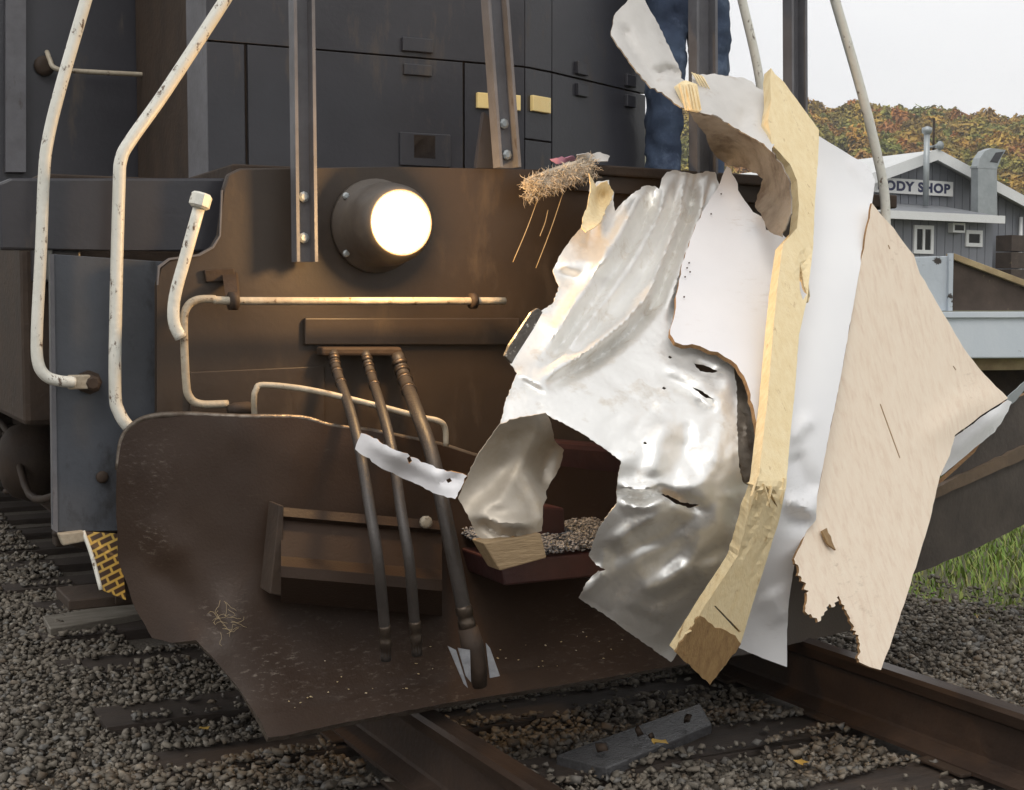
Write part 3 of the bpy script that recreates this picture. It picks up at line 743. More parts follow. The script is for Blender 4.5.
# ================================================================== BODY SHOP
WALL_A = YAW + rad(58.7)                       # bearing of the gable wall, receding to the right
W_DIR = Vector((math.sin(WALL_A), math.cos(WALL_A), 0))
W_BACK = Vector((-W_DIR.y, W_DIR.x, 0))        # away from the viewer
W_BACK = W_BACK if W_BACK.dot(_fw) > 0 else -W_BACK
W_ORG = CAM + ray(925, 200) * (36.0 / FPX)
def PW(px, py, fwd=0.0):
    """sighting onto the gable wall, or onto a plane fwd metres in front of it"""
    o = W_ORG - W_BACK * fwd; d = ray(px, py)
    return CAM + d * ((o - CAM).dot(W_BACK) / d.dot(W_BACK))
def build_shop():
    base = W_ORG.copy(); base.z = 1.2
    t = thing('workshop_building', 'grey sided body shop building with white metal roof below the hill', 'building', base)
    apex = PW(925, 152); er = PW(1024, 205)
    half = (er - apex).dot(W_DIR) * 1.18
    drop = (apex.z - er.z) * 1.18
    zb = 0.9
    def W(u, z, back=0.0): p = apex + W_DIR * u + W_BACK * back; return Vector((p.x, p.y, z))
    L = 15.0
    # gable wall of vertical boards on a backing
    bw = 0.28; n = int(2 * half / bw)
    wall = prism('wall', [W(-half + .01, zb, .032), W(half - .01, zb, .032), W(half - .01, apex.z - .13 - drop, .032), W(0, apex.z - .13, .032), W(-half + .01, apex.z - .13 - drop, .032)], W_BACK * .1, M['siding'], t)
    for i in range(n):
        u0, u1 = -half + i * 2 * half / n + .012, -half + (i + 1) * 2 * half / n - .012
        top = [apex.z - .12 - drop * abs(u) / half for u in (u0, u1)]
        prism('board', [W(u0, zb), W(u1, zb), W(u1, top[1]), W(u0, top[0])], W_BACK * 0.03, M['siding'], wall)
    for s in (-1, 1):
        prism('side_wall', [W(s * (half - .06), zb, .14), W(s * (half - .06), zb, L), W(s * (half - .06), apex.z - .16 - drop, L), W(s * (half - .06), apex.z - .16 - drop, .14)], W_DIR * (-s * .1), M['siding'], t)
    prism('rear_wall', [W(-half + .2, zb, L + .01), W(half - .2, zb, L + .01), W(half - .2, apex.z - .2 - drop, L + .01), W(0, apex.z - .15, L + .01), W(-half + .2, apex.z - .2 - drop, L + .01)], W_BACK * .1, M['siding'], t)
    for s in (-1, 1):
        a, b = W(0, apex.z + .02, -.4), W(s * half * 1.12, apex.z + .02 - drop * 1.12, -.4)
        rf = prism('roof', [a, b, b + W_BACK * (L + .8), a + W_BACK * (L + .8)], (0, 0, -.10), M['roof_white'], t)
        a2, b2 = a + W_BACK * -.03, b + W_BACK * -.03
        prism('fascia', [a2 + Vector((0, 0, .02)), b2 + Vector((0, 0, .02)), b2 - Vector((0, 0, .26)), a2 - Vector((0, 0, .26))], W_BACK * .028, M['trim_white'], rf)
    # lean-to in front
    f = 1.6
    yl, yr = 850, 1003
    c = [PW(yl, 207, f + .35), PW(yr, 219, f + .35)]
    ztop = (c[0].z + c[1].z) / 2
    uL, uR = (c[0] - apex).dot(W_DIR), (c[1] - apex).dot(W_DIR)
    lt = prism('lean_to_roof', [W(uL, ztop, -f - .35), W(uR, ztop, -f - .35), W(uR, ztop + .38, -.02), W(uL, ztop + .38, -.02)], (0, 0, -.07), M['roof_grey'], t)
    prism('gutter', [W(uL, ztop + .02, -f - .42), W(uR, ztop + .02, -f - .42), W(uR, ztop - .17, -f - .42), W(uL, ztop - .17, -f - .42)], W_BACK * .068, M['trim_white'], lt)
    uw0, uw1 = (PW(850, 240, f) - apex).dot(W_DIR), (PW(993, 240, f) - apex).dot(W_DIR)
    n = int((uw1 - uw0) / bw)
    bm = bmesh.new()
    add_prism(bm, [W(uw0, zb, -f + .032), W(uw1, zb, -f + .032), W(uw1, ztop - .08, -f + .032), W(uw0, ztop - .08, -f + .032)], W_BACK * .05)
    add_prism(bm, [W(uw1 - .03, zb, -f + .09), W(uw1 - .03, zb, -.05), W(uw1 - .03, ztop + .25, -.05), W(uw1 - .03, ztop - .08, -f + .09)], W_DIR * -.08)
    lw = bm_obj('lean_to_wall', bm, M['siding'], t)
    for i in range(n):
        u0, u1 = uw0 + i * (uw1 - uw0) / n + .01, uw0 + (i + 1) * (uw1 - uw0) / n - .01
        prism('board', [W(u0, zb, -f), W(u1, zb, -f), W(u1, ztop - .08, -f), W(u0, ztop - .08, -f)], W_BACK * .03, M['siding'], lw)
    def window(x0, y0, x1, y1, split):
        a, b = PW(x0, y0, f), PW(x1, y1, f)
        u0, u1 = (a - apex).dot(W_DIR), (b - apex).dot(W_DIR); z1, z0 = a.z, b.z
        bm = bmesh.new(); e = .09
        for (ua, ub, za, zb_) in ((u0, u1, z1 - e, z1), (u0, u1, z0, z0 + e), (u0, u0 + e, z0 + e, z1 - e), (u1 - e, u1, z0 + e, z1 - e)) + (((u0 + u1) / 2 - .035, (u0 + u1) / 2 + .035, z0 + e, z1 - e),) * split:
            add_prism(bm, [W(ua, za, -f - .05), W(ub, za, -f - .05), W(ub, zb_, -f - .05), W(ua, zb_, -f - .05)], W_BACK * .048)
        fr = bm_obj('window', bm, M['trim_white'], t)
        prism('pane', [W(u0 + e, z0 + e, -f - .02), W(u1 - e, z0 + e, -f - .02), W(u1 - e, z1 - e, -f - .02), W(u0 + e, z1 - e, -f - .02)], W_BACK * .012, M['dark_glass_and_mouth'], fr)
        if split:
            prism('curtain', [W(u0 + e + .05, z0 + e, -f - .024), W((u0 + u1) / 2 - .2, z0 + e, -f - .024), W((u0 + u1) / 2 - .2, z1 - e, -f - .024), W(u0 + e + .05, z1 - e, -f - .024)], W_BACK * .003, M['curtain'], fr)
    window(913, 225, 932, 254, 1)
    window(965, 230, 981, 247, 0)
    # window air conditioner
    a, b = PW(948, 223, f), PW(960, 233, f)
    u0, u1 = (a - apex).dot(W_DIR), (b - apex).dot(W_DIR)
    ac = prism('air_conditioner', [W(u0, b.z, -f - .16), W(u1, b.z, -f - .16), W(u1, a.z, -f - .16), W(u0, a.z, -f - .16)], W_BACK * .155, M['trim_white'], t)
    prism('grille', [W(u0 + .06, b.z + .05, -f - .167), W(u1 - .05, b.z + .05, -f - .167), W(u1 - .05, a.z - .05, -f - .167), W(u0 + .06, a.z - .05, -f - .167)], W_BACK * .005, M['dark_glass_and_mouth'], ac)
    # sign
    a, b = PW(874, 178, .1), PW(953, 195, .1)
    u0, u1 = (a - apex).dot(W_DIR), (b - apex).dot(W_DIR)
    zs1 = PW(953, 182, .1).z; zs0 = PW(953, 196.5, .1).z
    sg = prism('sign', [W(u0, zs0, -.10), W(u1, zs0, -.10), W(u1, zs1, -.10), W(u0, zs1, -.10)], W_BACK * .06, M['sign_white'], t)
    cu = bpy.data.curves.new('sign_text', 'FONT'); cu.body = 'BODY SHOP'; cu.size = 1.0; cu.extrude = 0.006; cu.offset = 0.045; cu.space_character = 1.12
    to = bpy.data.objects.new('sign_text', cu); COL.objects.link(to)
    bpy.context.view_layer.update()
    me = bpy.data.meshes.new_from_object(to.evaluated_get(bpy.context.evaluated_depsgraph_get()))
    bpy.data.objects.remove(to)
    co = np.array([tuple(v.co) for v in me.vertices]); lo, hi = co.min(0), co.max(0)
    h = (zs1 - zs0) * .68; wd = (u1 - u0) * .91
    for v in me.vertices:
        u = u0 + (u1 - u0) * .05 + (v.co.x - lo[0]) / (hi[0] - lo[0]) * wd
        z = zs0 + (zs1 - zs0) * .16 + (v.co.y - lo[1]) / (hi[1] - lo[1]) * h
        v.co = W(u, z, -.106 + v.co.z * .3)
    me.materials.clear(); me.materials.append(M['sign_ink'])
    link(bpy.data.objects.new('sign_lettering', me), sg)
    # flue pipe with rain cap
    p0, p1 = PW(927, 206, .7), PW(927, 132, .7)
    p0.x, p0.y = p1.x, p1.y
    tube('flue_pipe', [p0, p1], .075, M['galv'], t, 12)
    lathe('flue_cap', p1, (0, 0, 1), [(-.06, .08), (0, .13), (.1, .13), (.14, .02)], M['galv'], t, 12)
    q0, q1 = PW(934, 158, .2), PW(934, 118, .2)
    q0.x, q0.y = q1.x, q1.y
    tube('antenna_mast', [q0, q1], .03, M['iron'], t, 8)
    dsh = PW(937, 146, .35)
    lathe('floodlight', dsh, -W_BACK, [(-.1, .03), (0, .06), (.1, .12), (.13, .11)], M['galv'], t, 12)
    tube('floodlight_arm', [PW(928, 147, .6), dsh + W_BACK * .1], .025, M['galv'], t, 6)
    # square duct elbow
    a, b = PW(978, 217, .8), PW(998, 217, .8)
    u0, u1 = (a - apex).dot(W_DIR), (b - apex).dot(W_DIR)
    pr = [(978, 218), (978, 166), (980, 158), (985, 151), (992, 148), (1006, 150), (1002, 156), (999, 164), (997, 168), (997, 218)]
    duct = prism('exhaust_duct', [PW(x, y, 1.05) for x, y in pr], W_BACK * .22, M['galv'], t)
    prism('duct_mouth_shade', [PW(x, y, 1.058) for x, y in ((1004, 151.5), (996, 152.5), (990, 162), (997.5, 163))], W_BACK * .007, M['dark_glass_and_mouth'], duct)  # dark plate on the solid duct, shade of the opening painted
    prism('duct_seam', [PW(x, y, 1.06) for x, y in ((977.5, 168), (997.5, 169), (997.5, 167.2), (977.5, 166.2))], W_BACK * .24, M['galv'], duct)
    d = PW(1021, 217, .1)
    tube('downpipe', [Vector((d.x, d.y, d.z)), Vector((d.x, d.y, 1.0))], .05, M['trim_white'], t, 8)
    a, b = PW(1012, 233, .5), PW(1040, 262, .5)
    return t
build_shop()

# board stack by the workshop corner
def stack():
    a = PW(1018, 245, 1.0)
    lo_z, hi_z = 1.0, PW(1018, 234, 1.0).z
    t = thing('wooden_crate', 'dark wooden crate beside the right corner of the workshop', 'crate', (a.x, a.y, lo_z))
    for i in range(5):
        z0 = lo_z + (hi_z - lo_z) * i / 5
        prism('board', [Vector((a.x, a.y, z0)) + W_DIR * -.25, Vector((a.x, a.y, z0)) + W_DIR * .6, Vector((a.x, a.y, z0 + (hi_z - lo_z) / 5 - .03)) + W_DIR * .6, Vector((a.x, a.y, z0 + (hi_z - lo_z) / 5 - .03)) + W_DIR * -.25], W_BACK * .5, M['bed_board'], t)
stack()

# ------------------------------------------------------------------ flatbed truck body on the right
def build_flatbed():
    D = 10.5
    ang = YAW + rad(78)
    d1 = Vector((math.sin(ang), math.cos(ang), 0)); back = Vector((-d1.y, d1.x, 0))
    if back.dot(_fw) < 0: back = -back
    org = CAM + ray(950, 310) * (D / FPX)
    def Q(px, py, f=0.0):
        o = org - back * f; d = ray(px, py); return CAM + d * ((o - CAM).dot(back) / d.dot(back))
    u = lambda p: (p - org).dot(d1)
    def W(uu, z, b=0.0): p = org + d1 * uu + back * b; return Vector((p.x, p.y, z))
    base = org.copy(); base.z = 0
    t = thing('flatbed_trailer', 'pale blue flatbed trailer with chipped paint and brown side board', 'trailer', base)
    uL, uS = u(Q(905, 300)), u(Q(950, 300)); uR = uL + 4.6
    zt = Q(950, 256).z; zb = Q(950, 311).z; zbeam = Q(950, 358).z
    prism('end_board', [W(uL, zb), W(uS - .01, zb), W(uS - .01, zt), W(uL, zt - .01)], back * .06, M['bed_paint'], t, .006)
    prism('stake', [W(uS - .03, zb + .001, -.03), W(uS + .005, zb + .001, -.03), W(uS + .005, zt + .02, -.03), W(uS - .03, zt + .02, -.03)], back * .028, M['bed_paint'], t)
    k = .33; uE = uS + (zt - zb) / k * .92
    prism('side_board', [W(uS + .01, zb + .004, .005), W(uE, zb + .004, .005), W(uE, zt - .03 - (uE - uS) * k, .005), W(uS + .01, zt - .03, .005)], back * .04, M['bed_board'], t, .004)
    prism('top_rail', [W(uS + .01, zt - .028, -.03), W(uE, zt - .028 - (uE - uS) * k, -.03), W(uE, zt + .02 - (uE - uS) * k, -.03), W(uS + .01, zt + .02, -.03)], back * .12, M['bed_cap'], t, .004)
    bm_ = prism('frame_beam', [W(uL, zbeam, -.06), W(uR, zbeam - .02, -.06), W(uR, zb - .01, -.06), W(uL, zb - .006, -.06)], back * .10, M['bed_beam'], t, .012)
    prism('beam_flange', [W(uL - .01, zb - .05, -.085), W(uR, zb - .05, -.085), W(uR, zb - .005, -.085), W(uL - .01, zb - .005, -.085)], back * .024, M['bed_beam'], bm_, .004)
    prism('deck', [W(uL, zb - .08, .05), W(uR, zb - .08, .05), W(uR, zb - .08, 2.1), W(uL, zb - .08, 2.1)], (0, 0, .06), M['bed_board'], t)
    prism('under_beam', [W(uL + .2, zbeam - .10, .10), W(uR, zbeam - .10, .10), W(uR, zbeam - .006, .10), W(uL + .2, zbeam - .006, .10)], back * .12, M['bed_cap'], t)
    prism('chassis_rail', [W(uL + .3, zbeam - .32, .5), W(uR, zbeam - .32, .5), W(uR, zbeam - .08, .5), W(uL + .3, zbeam - .08, .5)], back * .9, M['iron'], t)
    gz = ground_z(org.x, org.y)
    for uu in (1.6, 2.6):
        for b in (.25, 1.75):
            c = W(uu, gz + .42, b)
            w = lathe('wheel', c - back * .12, back, [(0, .30), (.02, .40), (.06, .42), (.18, .42), (.22, .40), (.24, .30)], M['tyre'], t, 24)
            lathe('rim', c - back * .125, back, [(0, .06), (.01, .22), (.03, .26), (.2, .26)], M['bed_beam'], w, 20)
    for b in (.3, 1.6):
        p = W(.2, gz, b)
        prism('landing_leg', [p, p + d1 * .1, p + d1 * .1 + Vector((0, 0, zb - .1 - gz)), p + Vector((0, 0, zb - .1 - gz))], back * .1, M['iron'], t)
build_flatbed()

# ================================================================== LOCOMOTIVE
DECK = 1.79
loco = thing('locomotive', 'dark blue locomotive end with lit headlight, plow and white grab rails', 'locomotive', (0.05, 0.0, 0.2))
def build_loco():
    L = loco
    # ---- platform, front plate, side sills
    plate_px = [(157, 470), (157, 285), (160, 268), (170, 260), (200, 256), (214, 248), (221, 236), (223, 190), (228, 174), (240, 168), (400, 167), (560, 170), (780, 184), (860, 190), (862, 560), (157, 560)]
    ep = plate('end_plate', plate_px, 0.0, 0.03, M['brown_plate'], L, 0.006)
    plate('plate_edge_bead', [(223, 190), (221, 236), (214, 248), (200, 256), (170, 260), (160, 268), (158.5, 285), (157, 285), (158, 266), (169, 258), (199, 254), (212.5, 246.5), (219.5, 235.5), (221.5, 190)], -0.004, 0.01, M['post_blue'], ep)
    # lower seam plate on the end plate
    plate('doubler_plate', [(190, 372), (325, 366), (325, 460), (190, 460)], -0.012, 0.011, M['brown_plate'], ep, 0.003)
    plate('doubler_plate', [(305, 318), (520, 318), (520, 345), (305, 345)], -0.02, 0.019, M['brown_plate'], ep, 0.004)
    # deck and its underside
    yback = 9.0
    dk = bmesh.new(); add_box(dk, (-1.05, 0.032, DECK - .05), (1.5, .60, DECK)); add_box(dk, (-1.5, .601, DECK - .05), (1.5, yback, DECK)); bm_obj('deck', dk, M['iron'], L, False, .006)
    pts = [P(525, 166, -.03), P(860, 186, -.03)]
    beam = prism('deck_edge', [P(575, 163, -.06), P(868, 182, -.06), P(868, 193, -.06), P(575, 173, -.06)], (0, .058, 0), M['iron'], L, .006)
    prism('edge_channel', [P(575, 174, -.035), P(868, 194, -.035), P(868, 210, -.035), P(575, 190, -.035)], (0, .033, 0), M['brown_plate'], beam)
    for s in (-1, 1):
        box('side_sill', (s * 1.5 - .04, .16, DECK - .34), (s * 1.5 + .04, yback, DECK - .052), M['navy'], L, .006)
    box('centre_sill', (-.45, .05, .75), (.55, yback, 1.45), M['iron'], L, .01)
    # left step well: upper beam, blue panel, treads
    plate('step_beam', [(-2, 183), (10, 178), (226, 178), (226, 252), (120, 250), (0, 250)], 0.10, 0.05, M['navy'], L, 0.008)
    sp = plate('step_panel', [(52, 254), (170, 262), (170, 530), (57, 532), (52, 524)], 0.09, 0.008, M['navy_blue'], L, 0.002)
    plate('panel_flange', [(50, 254), (54, 254), (58, 533), (53, 530)], 0.085, 0.03, M['post_blue'], sp)
    lathe('bolt_head', P(102, 477, .085), (0, -1, 0), [(0, .018), (.008, .018), (.012, .012)], M['iron'], sp, 10)
    for i, (z, y0) in enumerate([(0.50, .12), (.86, .14), (1.22, .16)]):
        box('step_tread', (-1.52, y0, z), (-1.02, y0 + .22, z + .03), M['iron'], L, .004)
    box('step_side', (-1.02, .10, .45), (-1.0, .40, 1.5), M['navy'], L, .004)
    # bent lower step with slotted yellow tread
    bt = mesh_obj('bent_step', [P(82, 531, .07), P(122, 534, .07), P(126, 600, .02), P(102, 590, .02), P(88, 545, .05), P(122, 560, .05)], [(0, 4, 5, 1), (4, 3, 2, 5)], M['tread'], L)
    s_ = bt.modifiers.new('t', 'SOLIDIFY'); s_.thickness = .006
    tube('tread_lip', [P(83, 531, .068), P(92, 556, .045), P(101, 590, .018)], .006, M['white_paint'], bt, 8, 5)
    plate('step_bracket', [(58, 534), (84, 531), (88, 541), (63, 546)], 0.06, 0.03, M['dirty_white'], L, .004)
    plate('step_hanger', [(118, 560), (124, 560), (134, 602), (116, 604)], 0.10, 0.02, M['iron'], L)
    # ---- nose with facets
    zt = 3.25
    yF = 0.75
    c0 = P(187, 100, .98); c1 = P(207, 100, .78); c2 = P(525, 60, yF); c3 = P(552, 70, yF + .06); c4 = P(646, 96, 1.13)
    foot = [Vector((c.x, c.y, 0)) for c in (c0, c1, c2, c3, c4)]
    def facet(name, a, b, z0, z1, mat, parent=L, inset=0.0, out=0.0, th=.02):
        d = (b - a).normalized(); nrm = Vector((d.y, -d.x, 0))
        a2, b2 = a + d * inset + nrm * out, b - d * inset + nrm * out
        A = lambda p, z: Vector((p.x, p.y, z))
        return prism(name, [A(a2, z0), A(b2, z0), A(b2, z1), A(a2, z1)], -nrm * th, mat, parent, .002)
    core = [foot[0]] + foot[1:] + [Vector((foot[4].x, 1.9, 0)), Vector((foot[0].x, 1.9, 0))]
    bm = bmesh.new()
    cen = sum(core, Vector()) / len(core)
    add_prism(bm, [Vector((cen.x + (p.x - cen.x) * .975, cen.y + (p.y - cen.y) * .965, DECK + .001)) for p in core], Vector((0, 0, zt - DECK - .02)))
    nose = bm_obj('nose', bm, M['iron'], L)
    zs = P(400, 56, yF).z           # horizontal seam
    def XY(px, Y=yF): p = P(px, 100, Y); return Vector((p.x, p.y, 0))
    g = .003
    for a, b, mm in ((foot[1], foot[2], M['navy']), (foot[2], foot[3], M['navy']), (foot[3], foot[4], M['navy']), (foot[0], foot[1], M['post_blue'])):
        facet('nose_panel', a, b, zs + g, zt, mm, nose, .002)
    on = lambda px: foot[1] + (foot[2] - foot[1]) * ((XY(px).x - foot[1].x) / (foot[2].x - foot[1].x))
    facet('nose_panel', foot[1], on(248), DECK, zs - g, M['navy'], nose, .003)
    door = facet('nose_door', on(249), on(464), DECK + .01, zs - g, M['navy'], nose, .004, .004)
    facet('nose_panel', on(465), foot[2], DECK, zs - g, M['navy'], nose, .003)
    zl = P(510, 138, yF).z
    facet('nose_panel', foot[2], foot[3], DECK, zl - .003, M['navy'], nose, .003)
    facet('nose_panel', foot[2], foot[3], zl + .003, zs - g, M['navy'], nose, .003)
    facet('nose_panel', foot[3], foot[4], DECK, zs - g, M['navy'], nose, .004)
    facet('nose_panel', foot[0], foot[1], DECK, zs - g, M['post_blue'], nose, .003)
    def latch(a, b, t, z, w, h, mat=M['navy'], name='hinge'):
        d = (b - a).normalized(); nrm = Vector((d.y, -d.x, 0)); c = a + (b - a) * t
        A = lambda s, zz, o: Vector((c.x + d.x * s + nrm.x * o, c.y + d.y * s + nrm.y * o, zz))
        return prism(name, [A(-w / 2, z - h / 2, .016), A(w / 2, z - h / 2, .016), A(w / 2, z + h / 2, .016), A(-w / 2, z + h / 2, .016)], -nrm * .018, mat, nose, .003)
    k = lambda px: (XY(px).x - foot[1].x) / (foot[2].x - foot[1].x)
    latch(foot[1], foot[2], k(418), zs + .045, .12, .05); latch(foot[1], foot[2], k(418), zs - .045, .11, .04)
    for tt in (.28, .80):
        latch(foot[3], foot[4], tt, zs + .04, .075, .05); latch(foot[3], foot[4], tt, zs - .045, .07, .05)
    latch(foot[1], foot[2], k(425), P(425, 150, yF).z, .20, .12, M['navy'], 'latch_plate')
    latch(foot[1], foot[2], k(424), P(425, 147, yF).z, .09, .09, M['iron'], 'latch_handle')
    # reflective strips
    latch(foot[1], foot[2], k(498), P(498, 102, yF).z, .18, .058, M['reflector'], 'reflector')
    latch(foot[2], foot[3], .52, P(536, 104, yF + .02).z, .108, .060, M['reflector'], 'reflector')
    # ---- cab front wall behind the nose
    cb = box('cab_front', (-1.5, 1.9, DECK + .002), (1.5, 1.97, 4.3), M['navy'], L, .01)
    plate('cab_corner_post', [(6, -30), (26, -30), (26, 172), (6, 172)], 1.86, .035, M['post_blue'], cb)
    box('cab_side', (-1.53, 1.975, DECK + .002), (-1.47, 4.5, 4.3), M['maroon'], L, .01)
    box('cab_side', (1.47, 1.975, DECK + .002), (1.53, 4.5, 4.3), M['navy'], L, .01)
    box('cab_roof', (-1.55, 1.88, 4.305), (1.55, 4.6, 4.4), M['navy'], L, .02)
    tube('cab_grab_iron', [P(47, 52, 1.86), P(50, 60, 1.80), P(55, 68, 1.78), P(75, 71, 1.78), P(166, 76, 1.78), P(172, 78, 1.86)], .010, M['dirty_white'], L, 8, 5)
    lathe('grab_boss', P(44, 66, 1.895), (0, -1, 0), [(0, .04), (.012, .04), (.018, .02)], M['iron'], L, 14)
    # ---- handrail posts: folded channels bolted to the plate
    def post(xt, xb, yt, yb, Y, w, bolts, mat=M['post_blue'], lean=0):
        bm = bmesh.new()
        a = [P(xb - w / 2, yb, Y), P(xb + w / 2, yb, Y), P(xt + w / 2, yt, Y + lean), P(xt - w / 2, yt, Y + lean)]
        add_prism(bm, a, Vector((0, .012, 0)))
        for s in (0, 1):
            b0, b1 = (a[0], a[3]) if s == 0 else (a[1], a[2])
            dx = .008 if s == 0 else -.008
            add_prism(bm, [b0 + Vector((-dx * .2, -.04, 0)), b0 + Vector((dx, -.04, 0)), b1 + Vector((dx, -.04, 0)), b1 + Vector((-dx * .2, -.04, 0))], Vector((0, .0395, 0)))
        p = bm_obj('handrail_post', bm, mat, L, False, .0)
        for (bx_, by_) in bolts:
            lathe('bolt', P(bx_, by_, Y - .001), (0, -1, 0), [(0, .016), (.010, .016), (.014, .009)], M['galv'], p, 8, False)
    post(299, 303, -60, 262, -.06, 20, [(303, 197), (303, 238)])
    post(488, 505, -60, 168, -.05, 20, [(503, 124), (506, 155)])
    post(700, 701, -60, 178, -.02, 20, [])
    post(792, 793, -60, 190, -.02, 15, [])
    tube('top_rail', [P(120, -75, -.03), P(299, -66, -.04), P(488, -62, -.04), P(700, -60, -.02), P(792, -58, -.02), P(830, -55, -.02)], .018, M['white_paint'], L, 10)
    prism('gusset', [P(476, 168, -.0), P(498, 168, -.0), P(492, 120, -.0), P(484, 112, -.0)], (0, .02, 0), M['navy'], L)
    # ---- white grab rails
    def rail(pts, r, mat=M['white_paint'], name='grab_rail'):
        return tube(name, pts, r, mat, L, 14, 6)
    Yr = .02
    rail([P(262, -60, Yr), P(225, 0, Yr), P(165, 92, Yr), P(131, 140, Yr), P(121, 160, Yr), P(119, 190, Yr), P(116, 300, Yr), P(115, 390, Yr), P(119, 412, Yr), P(130, 428, Yr), P(150, 442, .03), P(160, 450, 0.03)], .0178)
    Yr = .0
    r2 = rail([P(104, -60, Yr), P(86, 0, Yr), P(60, 90, Yr), P(48, 140, Yr), P(44, 175, Yr), P(41, 250, Yr), P(37, 330, Yr), P(38, 362, Yr), P(46, 376, Yr), P(60, 381, Yr), P(74, 382, Yr + .01)], .0160)
    lathe('rail_foot', P(88, 382, .09), (0, -1, 0), [(0, .034), (.03, .034), (.031, .022), (.07, .022), (.075, .015)], M['iron'], r2, 8, False)
    box('rail_lug', (-.03, -.012, -.02), (.03, .012, .02), M['dirty_white'], r2, .004, Matrix.Translation(P(79, 382, .03)))
    rail([P(818, -60, -.02), P(835, 0, -.02), P(861, 90, -.02), P(876, 150, -.02), P(884, 190, -.02), P(886, 230, -.02), P(888, 330, -.02)], .0178)
    Yr = .75
    rail([P(727, -60, Yr), P(742, 0, Yr), P(756, 60, Yr), P(764, 110, Yr), P(768, 150, Yr), P(770, 190, Yr)], .019)
    # ---- headlight
    hc = P(361, 226, 0.0); fc = P(405, 222, -.24)
    ax = Vector((0, -1, 0)); hc = Vector((fc.x, 0, fc.z))
    hl = lathe('headlight', hc, ax, [(0.0, .142), (.025, .142), (.03, .126), (.12, .124), (.18, .114), (.212, .098), (.216, .093), (.205, .088)], M['housing'], L, 40)
    lathe('lens', hc + ax * .198, ax, [(0, .0875), (.014, .0875), (.026, .077), (.036, .052), (.041, .026), (.042, .003)], M['lamp_glass'], hl, 36)
    for a_ in (40, 140, 220, 320):
        lathe('housing_bolt', hc + Vector((math.cos(rad(a_)) * .133, -.025, math.sin(rad(a_)) * .133)), ax, [(0, .011), (.008, .011), (.011, .006)], M['galv'], hl, 8, False)
    bulb = bpy.data.lights.new('headlight_beam', 'POINT'); bulb.energy = 24.0; bulb.color = (1.0, 0.60, 0.25); bulb.shadow_soft_size = 0.05
    bo = bpy.data.objects.new('headlight_beam', bulb); link(bo, hl); bo.location = hc + ax * .33
    # ---- uncoupling lever
    Yl = -.13
    lv = tube('uncoupling_lever', smooth_path([P(505, 301, Yl), P(420, 301, Yl), P(240, 301, Yl), P(212, 299, Yl), P(194, 301, Yl), P(185, 312, Yl), P(184, 335, Yl), P(186, 380, Yl), P(189, 396, Yl), P(200, 404, Yl), P(228, 404, Yl)], 5), .0115, M['dirty_white'], L, 12)
    tube('lever_handle', [P(199, 208, Yl - .012), P(186, 255, Yl - .014), P(175, 296, Yl - .014), P(174, 322, Yl - .013), P(181, 338, Yl - .011)], .017, M['white_paint'], lv, 12, 4, (1, .55))
    kx = (P(201, 197, Yl) - P(194, 222, Yl)).normalized()
    lathe('lever_knob', P(198.5, 208, Yl - .012), kx, [(0, .022), (.006, .030), (.036, .030), (.042, .024)], M['white_paint'], lv, 8, False)
    br = lathe('lever_bracket', P(229, 301, Yl) , (1, 0, -.01), [(0, .026), (.024, .026)], M['iron'], L, 14)
    prism('bracket_arm', [P(222, 272, -.002), P(236, 272, -.002), P(238, 300, Yl), P(226, 300, Yl)], (0.01, .014, 0), M['iron'], br)
    plate('bracket_foot', [(204, 270), (234, 268), (236, 281), (206, 282)], -.014, .013, M['iron'], br, .003)
    lathe('lever_bracket', P(470, 301, Yl), (1, 0, 0), [(0, .024), (.02, .024)], M['iron'], L, 12)
    tube('lower_rod', [P(255, 425, -.18), P(254, 400, -.2), P(256, 390, -.2), P(264, 385, -.2), P(310, 390, -.24), P(370, 404, -.28), P(420, 417, -.32), P(438, 421, -.34), P(445, 428, -.34), P(446, 446, -.34)], .0088, M['dirty_white'], L, 10, 5)
    lathe('lever_joint', P(245, 409, -.15), (1, 0, 0), [(-.05, .012), (-.03, .02), (.01, .022), (.03, .012)], M['iron'], L, 10)
    # ---- air hoses on a manifold
    mf = plate('hose_manifold', [(322, 347), (402, 347), (404, 356), (322, 356)], -.07, .055, M['iron'], L, .008)
    def hose(pts, r, tip):
        path = smooth_path([P(*p) for p in pts], 6)
        h = tube('air_hose', path, r, M['rubber'], L, 12)
        n = len(path)
        for i in (2, 4, 6, 8):
            t = (path[i + 1] - path[i]).normalized()
            lathe('hose_clamp', path[i] - t * .008, t, [(0, r * 1.02), (.003, r * 1.2), (.013, r * 1.2), (.016, r * 1.02)], M['brass'], h, 12)
        t = (path[-1] - path[-3]).normalized()
        lathe('hose_nipple', path[-1] - t * .10, t, [(0, r * 1.02), (.006, r * 1.16), (.024, r * 1.16), (.028, r * 1.03), (.04, r * 1.03), (.044, r * 1.18), (.062, r * 1.18), (.066, r * 1.03), (.085, r * 1.0), (.10, r * .9)], M['brass'], h, 12)
    hose([(333, 352, -.06), (337, 372, -.12), (350, 410, -.33), (360, 450, -.50), (370, 510, -.63), (378, 560, -.68), (384, 620, -.64), (386, 660, -.62)], .0145, 0)
    hose([(365, 352, -.06), (371, 375, -.12), (382, 410, -.33), (392, 450, -.50), (401, 510, -.63), (409, 560, -.68), (414, 615, -.64), (417, 655, -.62)], .0145, 0)
    hose([(397, 355, -.06), (405, 380, -.12), (418, 415, -.35), (432, 455, -.50), (446, 520, -.60), (456, 570, -.62), (464, 610, -.62), (470, 640, -.62)], .0205, 0)
